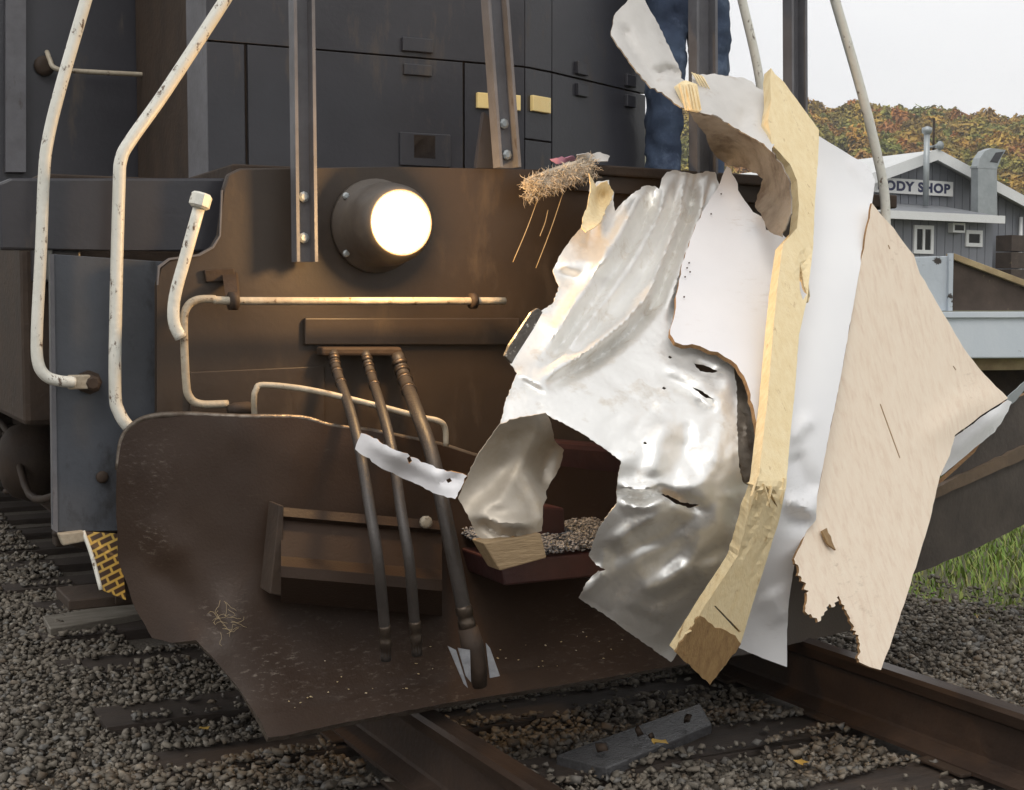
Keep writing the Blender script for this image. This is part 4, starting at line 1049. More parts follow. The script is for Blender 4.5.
    gh = tube('glad_hand', [P(468, 628, -.63), P(473, 648, -.635), P(477, 668, -.635), P(480, 686, -.63)], [.028, .032, .028, .020], M['iron'], L, 12)
    for i, pts in enumerate([[(448, 646), (456, 650), (468, 688), (464, 684)], [(458, 648), (470, 650), (471, 682), (466, 676)], [(486, 643), (490, 648), (500, 676), (490, 678)]]):
        plate('torn_tag', pts, -.672 - i * .004, .003, M['silver'], gh)
build_loco()

# ---- plow
def build_plow():
    ctrl = [(118, 430, -.02), (116, 560, -.04), (150, 640, -.20), (140, 415, -.06), (190, 420, -.18), (195, 520, -.24), (195, 645, -.36), (225, 690, -.44), (265, 737, -.56),
            (230, 420, -.26), (235, 560, -.31), (300, 420, -.27), (300, 560, -.33), (290, 660, -.42), (330, 725, -.55), (400, 437, -.28), (400, 560, -.34), (420, 640, -.42), (450, 702, -.55), (475, 456, -.28), (550, 560, -.34), (560, 640, -.45), (565, 685, -.55), (680, 480, -.28), (680, 560, -.33), (680, 665, -.55),
            (760, 500, -.15), (760, 640, -.38), (850, 505, .05), (850, 632, -.08)]
    dep = TPS(ctrl)
    outline = [(118, 560), (116, 500), (117, 462), (121, 440), (132, 425), (150, 417), (180, 414.5), (240, 417), (300, 418), (330, 426), (370, 431), (400, 437), (440, 445), (475, 456), (560, 466), (680, 480), (760, 494), (850, 503), (852, 630), (760, 652), (680, 665), (565, 685), (450, 703), (330, 726), (285, 736), (268, 738), (258, 718), (240, 690), (215, 660), (196, 640), (172, 643), (152, 638), (136, 610)]
    bl = sheet('plow', outline, dep, M['plow'], loco, step=9, jag=0.25, thick=0.022, folds=[([(150, 560), (185, 600), (225, 650)], -.02, 14), ([(260, 716), (450, 682), (680, 648)], -.010, 5), ([(380, 425), (400, 520)], .012, 40), ([(150, 520), (180, 560)], .015, 16)],
               cr=[(70, .006, False)], rim=M['worn_edge'], seed=4)
    ce = [(258, 716), (330, 704), (450, 682), (565, 665), (680, 646), (682, 664.5), (565, 684.5), (450, 702.5), (330, 725.5), (285, 735.5), (268, 737.5)]
    sheet('cutting_edge', ce, dep, M['plow'], bl, step=9, jag=.2, thick=.012, offset=-.010, seed=17, rim=M['worn_edge'])
    rim = [(118, 470), (122, 440), (133, 425), (150, 417), (180, 414.5), (240, 417), (300, 418), (330, 426), (370, 431), (400, 437), (440, 445), (475, 456), (500, 459)]
    tube('worn_highlight_rim', [P(x, y, float(dep([(x, y)])[0]) + .008) for x, y in rim], .009, M['worn_edge'], bl, 8, 4)  # pale tube on the worn top edge, its highlight put into the colour
    # pocket with a hinged plate and lip
    pr = [(507, -.40), (516, -.42), (520, -.405), (556, -.47), (566, -.56), (577, -.565), (602, -.47), (602, -.35), (507, -.32)]
    def prof(px, dy): return [P(px, y + dy, Y) for y, Y in pr]
    bm = bmesh.new()
    A = [bm.verts.new(p) for p in prof(281, 0)]; B = [bm.verts.new(p) for p in prof(442, 14)]
    n = len(A)
    for i in range(n): bm.faces.new((A[i], A[(i + 1) % n], B[(i + 1) % n], B[i]))
    bm.faces.new(A[::-1]); bm.faces.new(B)
    bx = bm_obj('plow_pocket', bm, M['plow'], bl)
    bx.location = (0, 0, 0)
    prism('pocket_flange', [P(270, 594, -.46), P(282, 596, -.46), P(284, 506, -.43), P(279, 505, -.43)], (0, .09, 0), M['iron'], bl, .003).location = (0, 0, 0)
    lathe('pocket_bolt', P(425, 522, -.42), (0, -1, 0.1), [(0, .018), (.012, .018), (.016, .01)], M['dirty_white'], bl, 10).location = (0, 0, 0)
    # shelf behind the top of the blade, carrying crumbs of broken glass and stone
    sh = prism('plow_shelf', [P(500, 562, -.58), P(640, 548, -.58), P(640, 572, -.58), P(505, 586, -.58)], (0, .28, 0.0), M['maroon'], loco, .006)
    top = prism('drawbar_box', [P(535, 440, -.22), P(690, 452, -.22), P(690, 548, -.22), P(535, 548, -.22)], (0, .2, 0), M['maroon'], loco, .02)
    prism('pin_block', [P(538, 505, -.45), P(565, 508, -.45), P(566, 540, -.45), P(540, 542, -.45)], (0, .1, 0), M['maroon'], sh, .008)
    rng = np.random.default_rng(3)
    a, b = P(502, 560, -.58), P(640, 547, -.58); n = 5000
    t = rng.random(n); dY = rng.random(n)
    p = np.array(a)[None] + t[:, None] * (np.array(b) - np.array(a))[None]; p[:, 1] += dY * .26
    p[:, 2] += .004 + rng.uniform(0, .02, n) + dY * .03
    p = p[: n]
    o = stones('crumbs', p, rng.uniform(.003, .007, n), M['crumb'], sh, 9); o['kind'] = 'stuff'
    o.location = (0, 0, 0)
    # wood chips scattered on the cutting edge
    n = 110
    pts = []
    for i in range(n):
        x = random.uniform(280, 660); e = 737 - (x - 265) * .173
        y = e - abs(random.gauss(0, 22)) - 6
        if y < 560: continue
        Y = float(dep([(x, y)])[0]) - .004
        pts.append(tuple(P(x, y, Y)))
    o = stones('wood_chips', np.array(pts), rng.uniform(.0015, .0042, len(pts)), M['chipwood'], bl, 12, .5); o['kind'] = 'stuff'
    o.location = (0, 0, 0)
    # scuffs: pale plant fibre caught in the bend
    bm = bmesh.new()
    for i in range(18):
        x, y = 220 + random.gauss(0, 6), 622 + random.gauss(0, 8)
        path = []
        ang = random.uniform(0, 6.28)
        for k in range(6):
            path.append(P(x, y, float(dep([(x, y)])[0]) - .008))
            ang += random.gauss(0, .7); x += math.cos(ang) * 3.5; y += math.sin(ang) * 3.0
        add_tube(bm, path, .0005, 4)
    bm_obj('caught_straw', bm, M['straw'], bl, True).location = (0, 0, 0)
    return dep
PLOW = build_plow()

# ---- truck, wheels and brake gear behind the steps
def build_truck():
    L = loco
    for s in (-1, 1):
        x = s * 1.12 + .1
        sf = box('side_frame', (x - .06, 1.1, .62), (x + .06, 5.0, .92), M['iron'], L, .03)
        for y in (1.55, 3.1, 4.6):
            jb = lathe('journal_box', (x + s * .05, y, .62), (s, 0, 0), [(0, .20), (.12, .20), (.20, .17), (.24, .12), (.26, .05)], M['iron'], L, 20)
            wh = lathe('wheel', (s * .72 + TRACK_X, y, .2 + .5), (s, 0, 0), [(-.04, .52), (-.01, .52), (0, .50), (.10, .50), (.11, .42), (.06, .38), (.06, .12), (.14, .11), (.14, .02)], M['iron'], L, 40)
        for y in (2.3, 3.85):
            bm = bmesh.new()
            pth = [Vector((x + s * .12 + .06 * math.cos(k * .6), y + .06 * math.sin(k * .6), .36 + k * .0042)) for k in range(90)]
            add_tube(bm, pth, .016, 8)
            bm_obj('coil_spring', bm, M['iron'], L, True)
        lathe('brake_cylinder', (x + s * .08, 2.1, 1.12), (0, 1, 0), [(0, .06), (.02, .15), (.30, .15), (.34, .10), (.5, .04)], M['iron'], L, 18)
        box('brake_hanger', (x + s * .10, 2.42, .30), (x + s * .16, 2.52, .98), M['iron'], L, .008)
        box('brake_shoe', (x + s * .02, 2.40, .32), (x + s * .09, 2.56, .60), M['dirty_white'], L, .01)
        tube('brake_pipe', [(x + s * .2, 1.0, .72), (x + s * .22, 1.8, .62), (x + s * .24, 2.6, .52), (x + s * .22, 3.4, .74), (x + s * .2, 5.0, .78)], .018, M['iron'], L, 8, 5)
    box('battery_box', (-1.57, .55, 1.0), (-.9, 6.0, 1.60), M['iron'], L, .02)
    box('air_reservoir_bracket', (-1.3, 2.0, 1.30), (1.3, 5.5, 1.44), M['iron'], L, .02)
    lathe('air_reservoir', (-1.15, 2.7, 1.14), (0, 1, 0), [(0, .05), (.06, .15), (.14, .18), (2.0, .18), (2.1, .12)], M['iron'], L, 20)
    box('fuel_tank', (-1.3, 6.0, .35), (1.4, 9.0, 1.3), M['iron'], L, .06)
build_truck()

# ================================================================== PERSON on the platform
def skin_mesh(name, joints, edges, mat, parent, subdiv=2):
    me = bpy.data.meshes.new(name)
    keys = list(joints)
    me.from_pydata([joints[k][0] for k in keys], [(keys.index(a), keys.index(b)) for a, b in edges], [])
    o = bpy.data.objects.new(name, me)
    o.modifiers.new('skin', 'SKIN')
    o.modifiers['skin'].use_smooth_shade = True
    for i, k in enumerate(keys):
        r = joints[k][1]; r = r if isinstance(r, tuple) else (r, r)
        me.skin_vertices[0].data[i].radius = r
        me.skin_vertices[0].data[i].use_root = (i == 0)
    s = o.modifiers.new('sub', 'SUBSURF'); s.levels = subdiv; s.render_levels = subdiv
    me.materials.append(mat)
    return link(o, parent)
def build_person():
    fx, fy = P(686, 160, 1.0).x, 1.0
    t = thing('person', 'person in blue jeans standing on the locomotive platform behind the torn sheet', 'person', (fx, fy, DECK))
    d = Vector((-.35, -.80, 0)).normalized()            # facing along the platform, half towards the right
    sd = Vector((d.y, -d.x, 0))
    def q(f, s, z): return Vector((fx, fy, DECK)) + d * f + sd * s + Vector((0, 0, z))
    hips = {}
    J = {'pelvis': (q(0, 0, .94), (.15, .12)), 'waist': (q(0, 0, 1.06), (.15, .11)), 'chest': (q(.01, 0, 1.28), (.165, .115)), 'neck0': (q(0, 0, 1.45), (.075, .07)), 'neck1': (q(.02, 0, 1.52), (.055, .055)), 'head0': (q(.03, 0, 1.58), (.075, .085)), 'head1': (q(.025, 0, 1.66), (.082, .098)), 'head2': (q(.015, 0, 1.74), (.07, .08))}
    E = [('pelvis', 'waist'), ('waist', 'chest'), ('chest', 'neck0'), ('neck0', 'neck1'), ('neck1', 'head0'), ('head0', 'head1'), ('head1', 'head2')]
    for s, nm in ((-1, 'l'), (1, 'r')):
        J['sh' + nm] = (q(0, s * .18, 1.41), .065); J['el' + nm] = (q(-.03, s * .25, 1.14), .045); J['wr' + nm] = (q(.20, s * .20, 1.19), .03); J['pm' + nm] = (q(.27, s * .18, 1.21), (.038, .018))
        E += [('chest', 'sh' + nm), ('sh' + nm, 'el' + nm), ('el' + nm, 'wr' + nm), ('wr' + nm, 'pm' + nm)]
        for k in range(4):
            J[f'f{k}{nm}'] = (q(.325, s * (.15 + .016 * k), 1.215), .009); J[f'g{k}{nm}'] = (q(.36 - .006 * abs(k - 1), s * (.145 + .016 * k), 1.195), .0075)
            E += [('pm' + nm, f'f{k}{nm}'), (f'f{k}{nm}', f'g{k}{nm}')]
        J['t0' + nm] = (q(.28, s * .135, 1.225), .011); J['t1' + nm] = (q(.31, s * .115, 1.23), .009)
        E += [('pm' + nm, 't0' + nm), ('t0' + nm, 't1' + nm)]
        fo = .04 if s > 0 else -.05
        J['th' + nm] = (q(.0, s * .09, .86), .082); J['kn' + nm] = (q(.03 + fo * .6, s * .105, .50), .058); J['an' + nm] = (q(-.02 + fo, s * .11, .11), .042); J['he' + nm] = (q(-.03 + fo, s * .11, .055), .045); J['to' + nm] = (q(.13 + fo, s * .12, .045), (.045, .035))
        E += [('pelvis', 'th' + nm), ('th' + nm, 'kn' + nm), ('kn' + nm, 'an' + nm), ('an' + nm, 'he' + nm), ('he' + nm, 'to' + nm)]
    body = skin_mesh('body', J, E, M['skin'], t)
    # trousers
    T = {'w': (q(0, 0, 1.03), (.17, .135)), 'p': (q(0, 0, .93), (.175, .15))}
    TE = [('w', 'p')]
    for s, nm in ((-1, 'l'), (1, 'r')):
        fo = .04 if s > 0 else -.05
        for k, (f, z, r) in enumerate([(.0, .80, .108), (.02 + fo * .3, .66, .098), (.035 + fo * .6, .50, .086), (.0 + fo * .8, .34, .086), (-.02 + fo, .20, .080), (-.02 + fo, .12, .084), (-.02 + fo, .065, .088)]):
            T[f'{nm}{k}'] = (q(f, s * (.092 + .003 * k), z), r)
            TE.append((f'{nm}{k - 1}' if k else 'p', f'{nm}{k}'))
    tr = skin_mesh('jeans', T, TE, M['jeans'], t, 3)
    tex = bpy.data.textures.new('creases', 'CLOUDS'); tex.noise_scale = .06
    dm = tr.modifiers.new('creases', 'DISPLACE'); dm.texture = tex; dm.strength = .034; dm.mid_level = .5
    Jk = {'b': (q(0, 0, .98), (.185, .15)), 'm': (q(0, 0, 1.1), (.18, .14)), 'c': (q(.01, 0, 1.29), (.19, .14)), 'n': (q(.0, 0, 1.46), (.085, .085))}
    JE = [('b', 'm'), ('m', 'c'), ('c', 'n')]
    for s, nm in ((-1, 'l'), (1, 'r')):
        Jk['s' + nm] = (q(0, s * .185, 1.41), .082); Jk['e' + nm] = (q(-.03, s * .255, 1.14), .062); Jk['w' + nm] = (q(.18, s * .205, 1.185), .046)
        JE += [('c', 's' + nm), ('s' + nm, 'e' + nm), ('e' + nm, 'w' + nm)]
    skin_mesh('jacket', Jk, JE, M['jacket'], t)
    bm = bmesh.new()
    bmesh.ops.create_uvsphere(bm, u_segments=20, v_segments=14, radius=1, matrix=Matrix.Translation(q(-.005, 0, 1.695)) @ Matrix.Rotation(math.atan2(d.y, d.x), 4, 'Z') @ Matrix.Diagonal((.108, .088, .095, 1)))
    for v in list(bm.verts):
        rel = v.co - q(.02, 0, 1.69)
        if rel.dot(d) > .055 and rel.z < .03: bm.verts.remove(v)
    bm_obj('hair', bm, M['hair'], body, True)
    lathe('nose', q(.105, 0, 1.635), d, [(-.02, .016), (.01, .014), (.024, .008)], M['skin'], body, 10)
    for s in (-1, 1):
        lathe('eye', q(.092, s * .032, 1.662), d, [(0, .011), (.006, .008), (.008, .003)], M['hair'], body, 10)
        lathe('ear', q(.015, s * .083, 1.645), sd * s, [(0, .026), (.012, .03), (.016, .018)], M['skin'], body, 12)
        fo = .04 if s > 0 else -.05
        bm = bmesh.new()
        add_tube(bm, smooth_path([q(-.075 + fo, s * .112, .05), q(-.02 + fo, s * .113, .055), (q(.07 + fo, s * .118, .05)), q(.16 + fo, s * .124, .038), q(.19 + fo, s * .126, .032)], 3), [.030, .046, .052, .054, .052, .050, .050, .050, .050, .049, .046, .04, .02], 12, (1, .95))
        bm_obj('boot', bm, M['boot'], t, True)
    lathe('mouth', q(.098, 0, 1.60), d, [(0, .02), (.004, .012)], M['maroon'], body, 10)
build_person()

# ================================================================== WRECKAGE of a trailer body hanging on the locomotive
WR = [(520, 200, -.14), (600, 180, -.13), (650, 178, -.13), (720, 170, -.13), (775, 75, -.16), (819, 130, -.20), (870, 170, -.22),
      (560, 270, -.40), (640, 270, -.40), (720, 270, -.42), (800, 270, -.44), (870, 270, -.42),
      (515, 365, -.68), (600, 370, -.70), (690, 380, -.74), (775, 380, -.74), (850, 400, -.66), (930, 330, -.40), (1007, 398, -.32),
      (500, 425, -.80), (560, 430, -.84), (640, 450, -.90), (720, 470, -.92), (770, 490, -.90), (840, 500, -.80), (930, 500, -.58),
      (470, 500, -.86), (540, 530, -.84), (620, 500, -.90), (690, 520, -.90), (590, 570, -.79), (670, 640, -.66), (740, 600, -.76), (710, 684, -.64), (800, 610, -.80), (880, 668, -.84)]
WRECK = TPS(WR)

def build_wreck():
    # --- the big crumpled aluminium sheet
    out = [(590, 175), (595, 184), (599, 181), (609, 180), (610, 190), (614, 192), (613, 200), (615, 211), (622, 203), (632, 194), (644, 186), (655, 186), (659, 189), (662, 178), (667, 172), (675, 170), (684, 172), (693, 174), (700, 173), (708, 171), (715, 172), (719, 184), (745, 230), (760, 300), (752, 352), (733, 366), (737, 387), (737, 422), (739, 467), (743, 482), (752, 488), (765, 486), (760, 520), (738, 560), (700, 625), (682, 646), (671, 662), (640, 640), (605, 615), (579, 598), (586, 583), (598, 571), (606, 570), (596, 565), (589, 556), (594, 540), (602, 523), (617, 503), (617, 487), (618, 478), (621, 461), (615, 456), (580, 432), (546, 414), (520, 418), (500, 425), (506, 400), (517, 373), (510, 362), (520, 344), (541, 311), (553, 303), (559, 286), (553, 271), (558, 259), (571, 239), (585, 223), (589, 205)]
    folds = [([(657, 188), (645, 225), (622, 265), (590, 310), (565, 342), (545, 368)], -.064, 5),
             ([(668, 180), (660, 212), (640, 245), (606, 293), (580, 330), (552, 366)], .050, 6),
             ([(644, 188), (630, 215), (606, 258), (578, 298), (548, 345)], .060, 6),
             ([(680, 176), (672, 215), (652, 262), (620, 302), (590, 335), (556, 370)], -.026, 5),
             ([(693, 182), (690, 210), (672, 258), (657, 300), (630, 332), (600, 357), (552, 385)], -.080, 5),
             ([(686, 178), (682, 212), (664, 258), (648, 296), (624, 322), (594, 346), (545, 376)], .066, 6),
             ([(708, 178), (702, 215), (684, 262), (668, 300)], .035, 6), ([(714, 190), (698, 240), (684, 290), (672, 320)], -.030, 4),
             ([(553, 274), (580, 282), (611, 272)], -.030, 6), ([(556, 262), (585, 262), (613, 255)], .030, 8), ([(600, 215), (604, 240), (600, 258)], .018, 6), ([(590, 225), (585, 250)], -.014, 5),
             ([(517, 373), (540, 385), (548, 391)], .016, 3), ([(520, 379), (545, 394)], -.014, 4),
             ([(541, 320), (566, 335)], .016, 6), ([(600, 372), (640, 402), (668, 388)], -.006, 5),
             ([(666, 388), (650, 398), (628, 412), (600, 425)], -.008, 3, True),
             ([(660, 405), (642, 420), (630, 440)], -.020, 8), ([(668, 420), (658, 445), (652, 480)], .018, 9), ([(688, 420), (684, 450), (672, 486)], -.015, 7), ([(676, 440), (690, 462), (700, 480)], -.010, 7), ([(700, 430), (706, 460), (700, 490)], .010, 10),
             ([(660, 375), (690, 392), (715, 410)], -.016, 4), ([(664, 364), (700, 380), (722, 400)], .016, 5), ([(697, 388), (715, 400)], .020, 4), ([(695, 362), (718, 372)], -.018, 4), ([(728, 372), (716, 415)], .018, 8),
             ([(618, 492), (640, 499), (660, 492), (690, 505), (705, 510)], -.030, 4), ([(620, 486), (640, 490), (655, 486)], .022, 4), ([(622, 505), (645, 508), (668, 498)], .020, 4),
             ([(612, 548), (640, 525), (670, 508)], .024, 8), ([(600, 560), (632, 548), (664, 530), (690, 516)], -.030, 9), ([(640, 590), (665, 585), (692, 560)], .022, 7), ([(640, 570), (670, 558), (690, 540)], -.015, 8), ([(648, 604), (690, 584)], -.014, 7), ([(725, 490), (718, 560), (700, 610)], .020, 14), ([(606, 552), (601, 570)], .02, 5),
             ([(579, 598), (598, 580), (606, 571)], .035, 5)]
    tear1 = [(694, 363), (706, 366), (718, 371), (712, 373), (700, 371)]
    tear2 = [(692, 387), (703, 391), (714, 399), (706, 398)]
    tear3 = [(661, 494), (668, 495), (680, 502), (700, 505), (690, 508), (676, 504)]
    puncts = [[(x - 2.2, y), (x, y - 1.6), (x + 2.6, y + .4), (x, y + 1.6)] for x, y in ((664, 388), (645, 443), (670, 357))]
    rng_env = lambda q: 0.30 + 0.70 * np.clip((q[:, 1] - 395) / 50, 0, 1) * np.clip((q[:, 0] - 580) / 60, 0, 1)
    a = sheet('crumpled_sheet', out, WRECK, M['alu'], None, relax=2, step=2.6, jag=0.35, thick=0.002, folds=folds, holes=[tear1, tear2, tear3] + puncts, seed=2,
              extra=lambda q: -(facets(q, 26, .0095, 5) * rng_env(q) + crumple(q, 110, .02, 9, False) * .5 + facets(q, 11, .0026, 11) * rng_env(q)))
    tag(a, 'large crumpled bare aluminium sheet hanging over the plow', 'metal sheet')
    # folded-under flap at its lower left corner
    fl_out = [(500, 424), (520, 417), (546, 413), (550, 420), (553, 431), (555, 441), (564, 450), (560, 467), (552, 480), (546, 491), (547, 498), (543, 506), (543, 520), (542, 531), (520, 536), (500, 538), (486, 541), (476, 535), (468, 515), (458, 498), (464, 484), (478, 455), (490, 438)]
    fl_d = TPS([(500, 424, -.80), (546, 413, -.835), (555, 441, -.76), (564, 450, -.72), (546, 491, -.74), (542, 531, -.80), (500, 470, -.73), (486, 541, -.79), (458, 498, -.74), (520, 500, -.80), (515, 530, -.84), (478, 455, -.765), (520, 440, -.77)])
    sheet('bent_flap', fl_out, fl_d, M['alu_dirty'], a, step=3.6, jag=.4, thick=.002, seed=6,
          folds=[([(546, 414), (530, 450), (500, 500), (472, 515)], .025, 9), ([(522, 470), (540, 500), (543, 525)], .020, 6), ([(556, 440), (545, 465), (540, 490)], -.025, 6), ([(480, 520), (500, 536), (530, 533)], -.02, 4), ([(472, 516), (500, 522), (538, 524)], .02, 6), ([(500, 440), (540, 428)], -.012, 8)], cr=[(60, .006, False)])
    st_d = TPS([(361, 433, -.56), (378, 466, -.60), (453, 499, -.74), (466, 476, -.75), (410, 470, -.64), (400, 455, -.66)])
    sheet('torn_strip', [(361, 433), (370, 436), (393, 449), (418, 459), (440, 469), (458, 473), (467, 476), (462, 486), (455, 499), (440, 495), (423, 487), (400, 477), (378, 466), (366, 457), (355, 449), (358, 440)], st_d, M['liner'], a, step=4, jag=.6, thick=.004, seed=9,
          folds=[([(440, 482), (460, 478)], -.02, 4), ([(365, 440), (410, 464), (450, 482)], .015, 6)], cr=[(20, .006, False)], holes=[[(407, 458), (410, 456), (412, 461), (409, 464)], [(446, 480), (450, 478), (452, 481), (448, 483)]], rim=M['liner_edge'])
    plate('stamped_trim', [(505, 356), (510, 345), (532, 312), (538, 308), (543, 312), (534, 328), (516, 356), (512, 364)], -.735, .014, M['trim'], a, .002)
    # scorched wooden block under the flap
    b = plate('wood_block', [(483, 543), (541, 533), (547, 558), (500, 571)], -.835, .07, M['stud_dark'], None, .004)
    b.data.materials.clear(); b.data.materials.append(M['block'])
    tag(b, 'short dirty wood block wedged under the bent aluminium flap', 'wood block')
    # torn lip curled back towards the lamp, lamp-lit yellow put into its wood colour
    ld = TPS([(590, 175, -.16), (612, 184, -.16), (613, 200, -.17), (600, 222, -.30), (586, 230, -.32), (588, 200, -.20), (600, 200, -.14)])
    sheet('curled_lip', [(589, 173), (593, 180), (596, 187), (601, 183), (607, 181), (613, 191), (612, 199), (606, 208), (601, 221), (596, 226), (586, 232), (582, 228), (584, 214), (588, 203), (591, 191)], ld, M['stud'], a, step=3, jag=.6, thick=.003, offset=-.055, seed=31, folds=[([(593, 185), (590, 215)], .02, 4), ([(603, 190), (598, 220)], -.015, 4)])
    # --- white liner board
    ln = [(727, 166), (731, 169), (735, 178), (738, 190), (745, 201), (753, 212), (764, 218), (766, 230), (782, 234), (796, 250), (792, 330), (785, 400), (775, 470), (763, 486), (761, 455), (757, 424), (753, 405), (749, 389), (744, 376), (737, 365), (731, 360), (725, 357), (718, 352), (710, 351), (700, 346), (692, 344), (683, 345), (675, 342), (670, 334), (674, 318), (676, 302), (681, 269), (690, 240), (702, 212), (711, 197), (718, 187)]
    l_ = sheet('liner_board', ln, WRECK, M['liner'], None, step=6, jag=.5, thick=.014, rim=M['liner_edge'], offset=-.055, seed=3, folds=[([(727, 170), (745, 205), (764, 222)], .012, 8), ([(745, 200), (755, 222), (760, 236)], -.012, 7)], cr=[(90, .006, False)])
    tag(l_, 'white liner board with torn brown edge on the crumpled aluminium sheet', 'board')
    l_.modifiers['thickness'].use_even_offset = False
    # nail marks and a score line
    for i, (x, y) in enumerate([(685, 277), (687, 268), (689, 263), (684, 297), (711, 214), (721, 194), (690, 272)]):
        Y = float(WRECK([(x, y)])[0]) - .066
        lathe('nail', P(x, y, Y), (-.2, -1, .4), [(0, .0028), (.002, .0028), (.003, .0015)], M['brass'], l_, 8)
    # torn dark lining behind the gap
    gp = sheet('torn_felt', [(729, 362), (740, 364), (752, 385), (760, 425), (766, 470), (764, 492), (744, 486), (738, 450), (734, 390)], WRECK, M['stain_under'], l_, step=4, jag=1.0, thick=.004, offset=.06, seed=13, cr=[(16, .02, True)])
    # --- long broken stud
    s1 = [(771, 68), (775, 74), (784, 82), (800, 104), (819, 130), (819, 142), (818, 160), (815, 200), (813, 248), (807, 300), (799, 335), (795, 390), (790, 439), (786, 488), (779, 520), (768, 556), (757, 590), (741, 643), (726, 664), (710, 684), (692, 667), (676, 652), (706, 604), (738, 556), (747, 520), (757, 486), (760, 467), (764, 430), (768, 394), (773, 330), (778, 280), (783, 244), (797, 228), (799, 205), (797, 180), (790, 164), (772, 144), (768, 120), (771, 100), (770, 77)]
    def flatY(q):      # a stiff piece: straight between its ends and kinked where it broke, not following the bent sheets
        t = (q[:, 1] - 70) / 420.
        up = -.30 - .74 * t + (q[:, 0] - 790) * 0.0006 - .03 * np.sin(math.pi * np.clip(t, 0, 1))
        dn = -1.04 + .18 * (q[:, 1] - 490) / 195.
        return np.where(q[:, 1] < 490, up, dn)
    s_ = sheet('broken_stud', s1, flatY, M['stud_top'], None, step=5, jag=.12, thick=.036, offset=0, seed=4, smooth=False, rim=M['stud'], cr=[(120, .003, False)],
               folds=[([(806, 250), (803, 275), (806, 300)], -.014, 3), ([(757, 486), (772, 492), (787, 486)], -.012, 3), ([(760, 500), (752, 530), (740, 560)], -.006, 2), ([(775, 495), (768, 540), (752, 580)], -.004, 2)],
               holes=[[(800, 262), (802, 272), (804, 286), (807, 294), (803, 300), (800, 290), (799.5, 276)], [(766, 490), (769, 489), (773, 497), (778, 508), (774, 503)], [(714, 606), (716, 606), (741, 632), (739, 633)]])
    tag(s_, 'long broken pale pine board standing against the torn white sheets', 'board')
    sheet('soaked_tip', [(700, 616), (708, 622), (715, 628), (727, 631), (738, 640), (741, 644), (726, 665), (710, 685), (692, 668), (675, 652)], flatY, M['stud_dark'], s_, step=5, jag=.8, thick=.006, offset=-.003, smooth=False, seed=8)
    for i, (x, y, x1, y1, w) in enumerate([(760, 468, 757, 500, 1.6), (764, 484, 771, 508, 1.4), (784, 478, 782, 504, 1.5), (772, 486, 768, 506, 1.2), (758, 476, 752, 496, 1.2), (691, 630, 686, 634, 1.0)]):
        Y = float(flatY(np.array([(x, y)]))[0]) - .006
        prism('splinter', [P(x, y, Y), P(x + w, y + 1, Y), P(x1, y1, Y - .012)], (0, .008, 0), M['stud'], s_)
    # --- white enamel sheet behind the stud
    ws = [(810, 120), (819, 136), (845, 152), (869, 166), (875, 180), (872, 204), (865, 240), (856, 290), (848, 335), (840, 381), (828, 440), (817, 497), (816, 520), (807, 530), (795, 560), (789, 600), (787, 630), (787, 667), (762, 658), (739, 648), (735, 630), (748, 590), (760, 540), (770, 480), (785, 380), (795, 300), (805, 200)]
    w_ = sheet('white_sheet', ws, WRECK, M['white_sheet'], None, step=5, jag=.15, thick=.003, offset=-.02, seed=5, folds=[([(790, 440), (802, 425), (812, 418)], .022, 7), ([(793, 455), (800, 470), (815, 495)], -.03, 9), ([(786, 500), (815, 512)], .03, 7), ([(786, 520), (808, 524)], -.025, 8), ([(850, 160), (862, 175), (872, 190)], .008, 5), ([(770, 590), (787, 620)], .02, 14)], cr=[(140, .008, False)])
    tag(w_, 'glossy white enamelled sheet between the pine board and the plywood', 'metal sheet')
    # --- plywood
    pw = [(872, 203), (888, 222), (914, 255), (920, 274), (925, 281), (940, 308), (963, 347), (985, 375), (1008, 398), (980, 416), (955, 435), (950, 455), (940, 476), (930, 520), (918, 560), (904, 605), (892, 640), (881, 670), (870, 667), (859, 662), (860, 650), (858, 638), (850, 618), (839, 596), (834, 607), (829, 604), (824, 615), (818, 622), (811, 614), (805, 611), (807, 595), (806, 583), (799, 572), (794, 559), (801, 545), (807, 530), (817, 497), (828, 440), (840, 381), (848, 335), (856, 290), (865, 240)]
    def plyY(q): return -.31 - .00135 * (q[:, 1] - 205) + .0014 * (q[:, 0] - 872) + .03 * np.sin((q[:, 1] - 205) / 465 * math.pi)
    p_ = sheet('plywood_panel', pw, plyY, M['ply'], None, step=8, jag=.3, thick=.008, offset=-.04, seed=6, folds=[([(925, 440), (970, 405), (1008, 398)], .012, 12)], rim=M['liner_edge'], ragged=lambda q: q[1] > 555 and q[0] < 862)
    tag(p_, 'reddish bare plywood panel with a jagged torn lower corner', 'plywood panel')
    for (x0, y0, x1, y1) in [(880, 404, 900, 458), (888, 245, 890, 249), (953, 366, 956, 370)]:
        Y = [float(plyY(np.array([(x, y)]))[0]) - .0415 for x, y in ((x0, y0), (x1, y1))]
        prism('scratch', [P(x0, y0, Y[0]), P(x0 + .8, y0, Y[0]), P(x1 + .3, y1, Y[1]), P(x1 - .5, y1, Y[1])], (0, .002, 0), M['stud_dark'], p_)
    sheet('splinter', [(822, 531), (827, 528), (832, 541), (836, 550), (828, 544)], plyY, M['stud_dark'], p_, step=5, jag=.3, thick=.006, offset=-.06, seed=3)
    # white skin and shaded face of the panel beyond, shade put into its colour
    dk = [(1008, 402), (1030, 392), (1170, 330), (1190, 470), (1030, 522), (960, 556), (912, 575), (905, 560), (918, 520), (938, 486), (975, 452)]
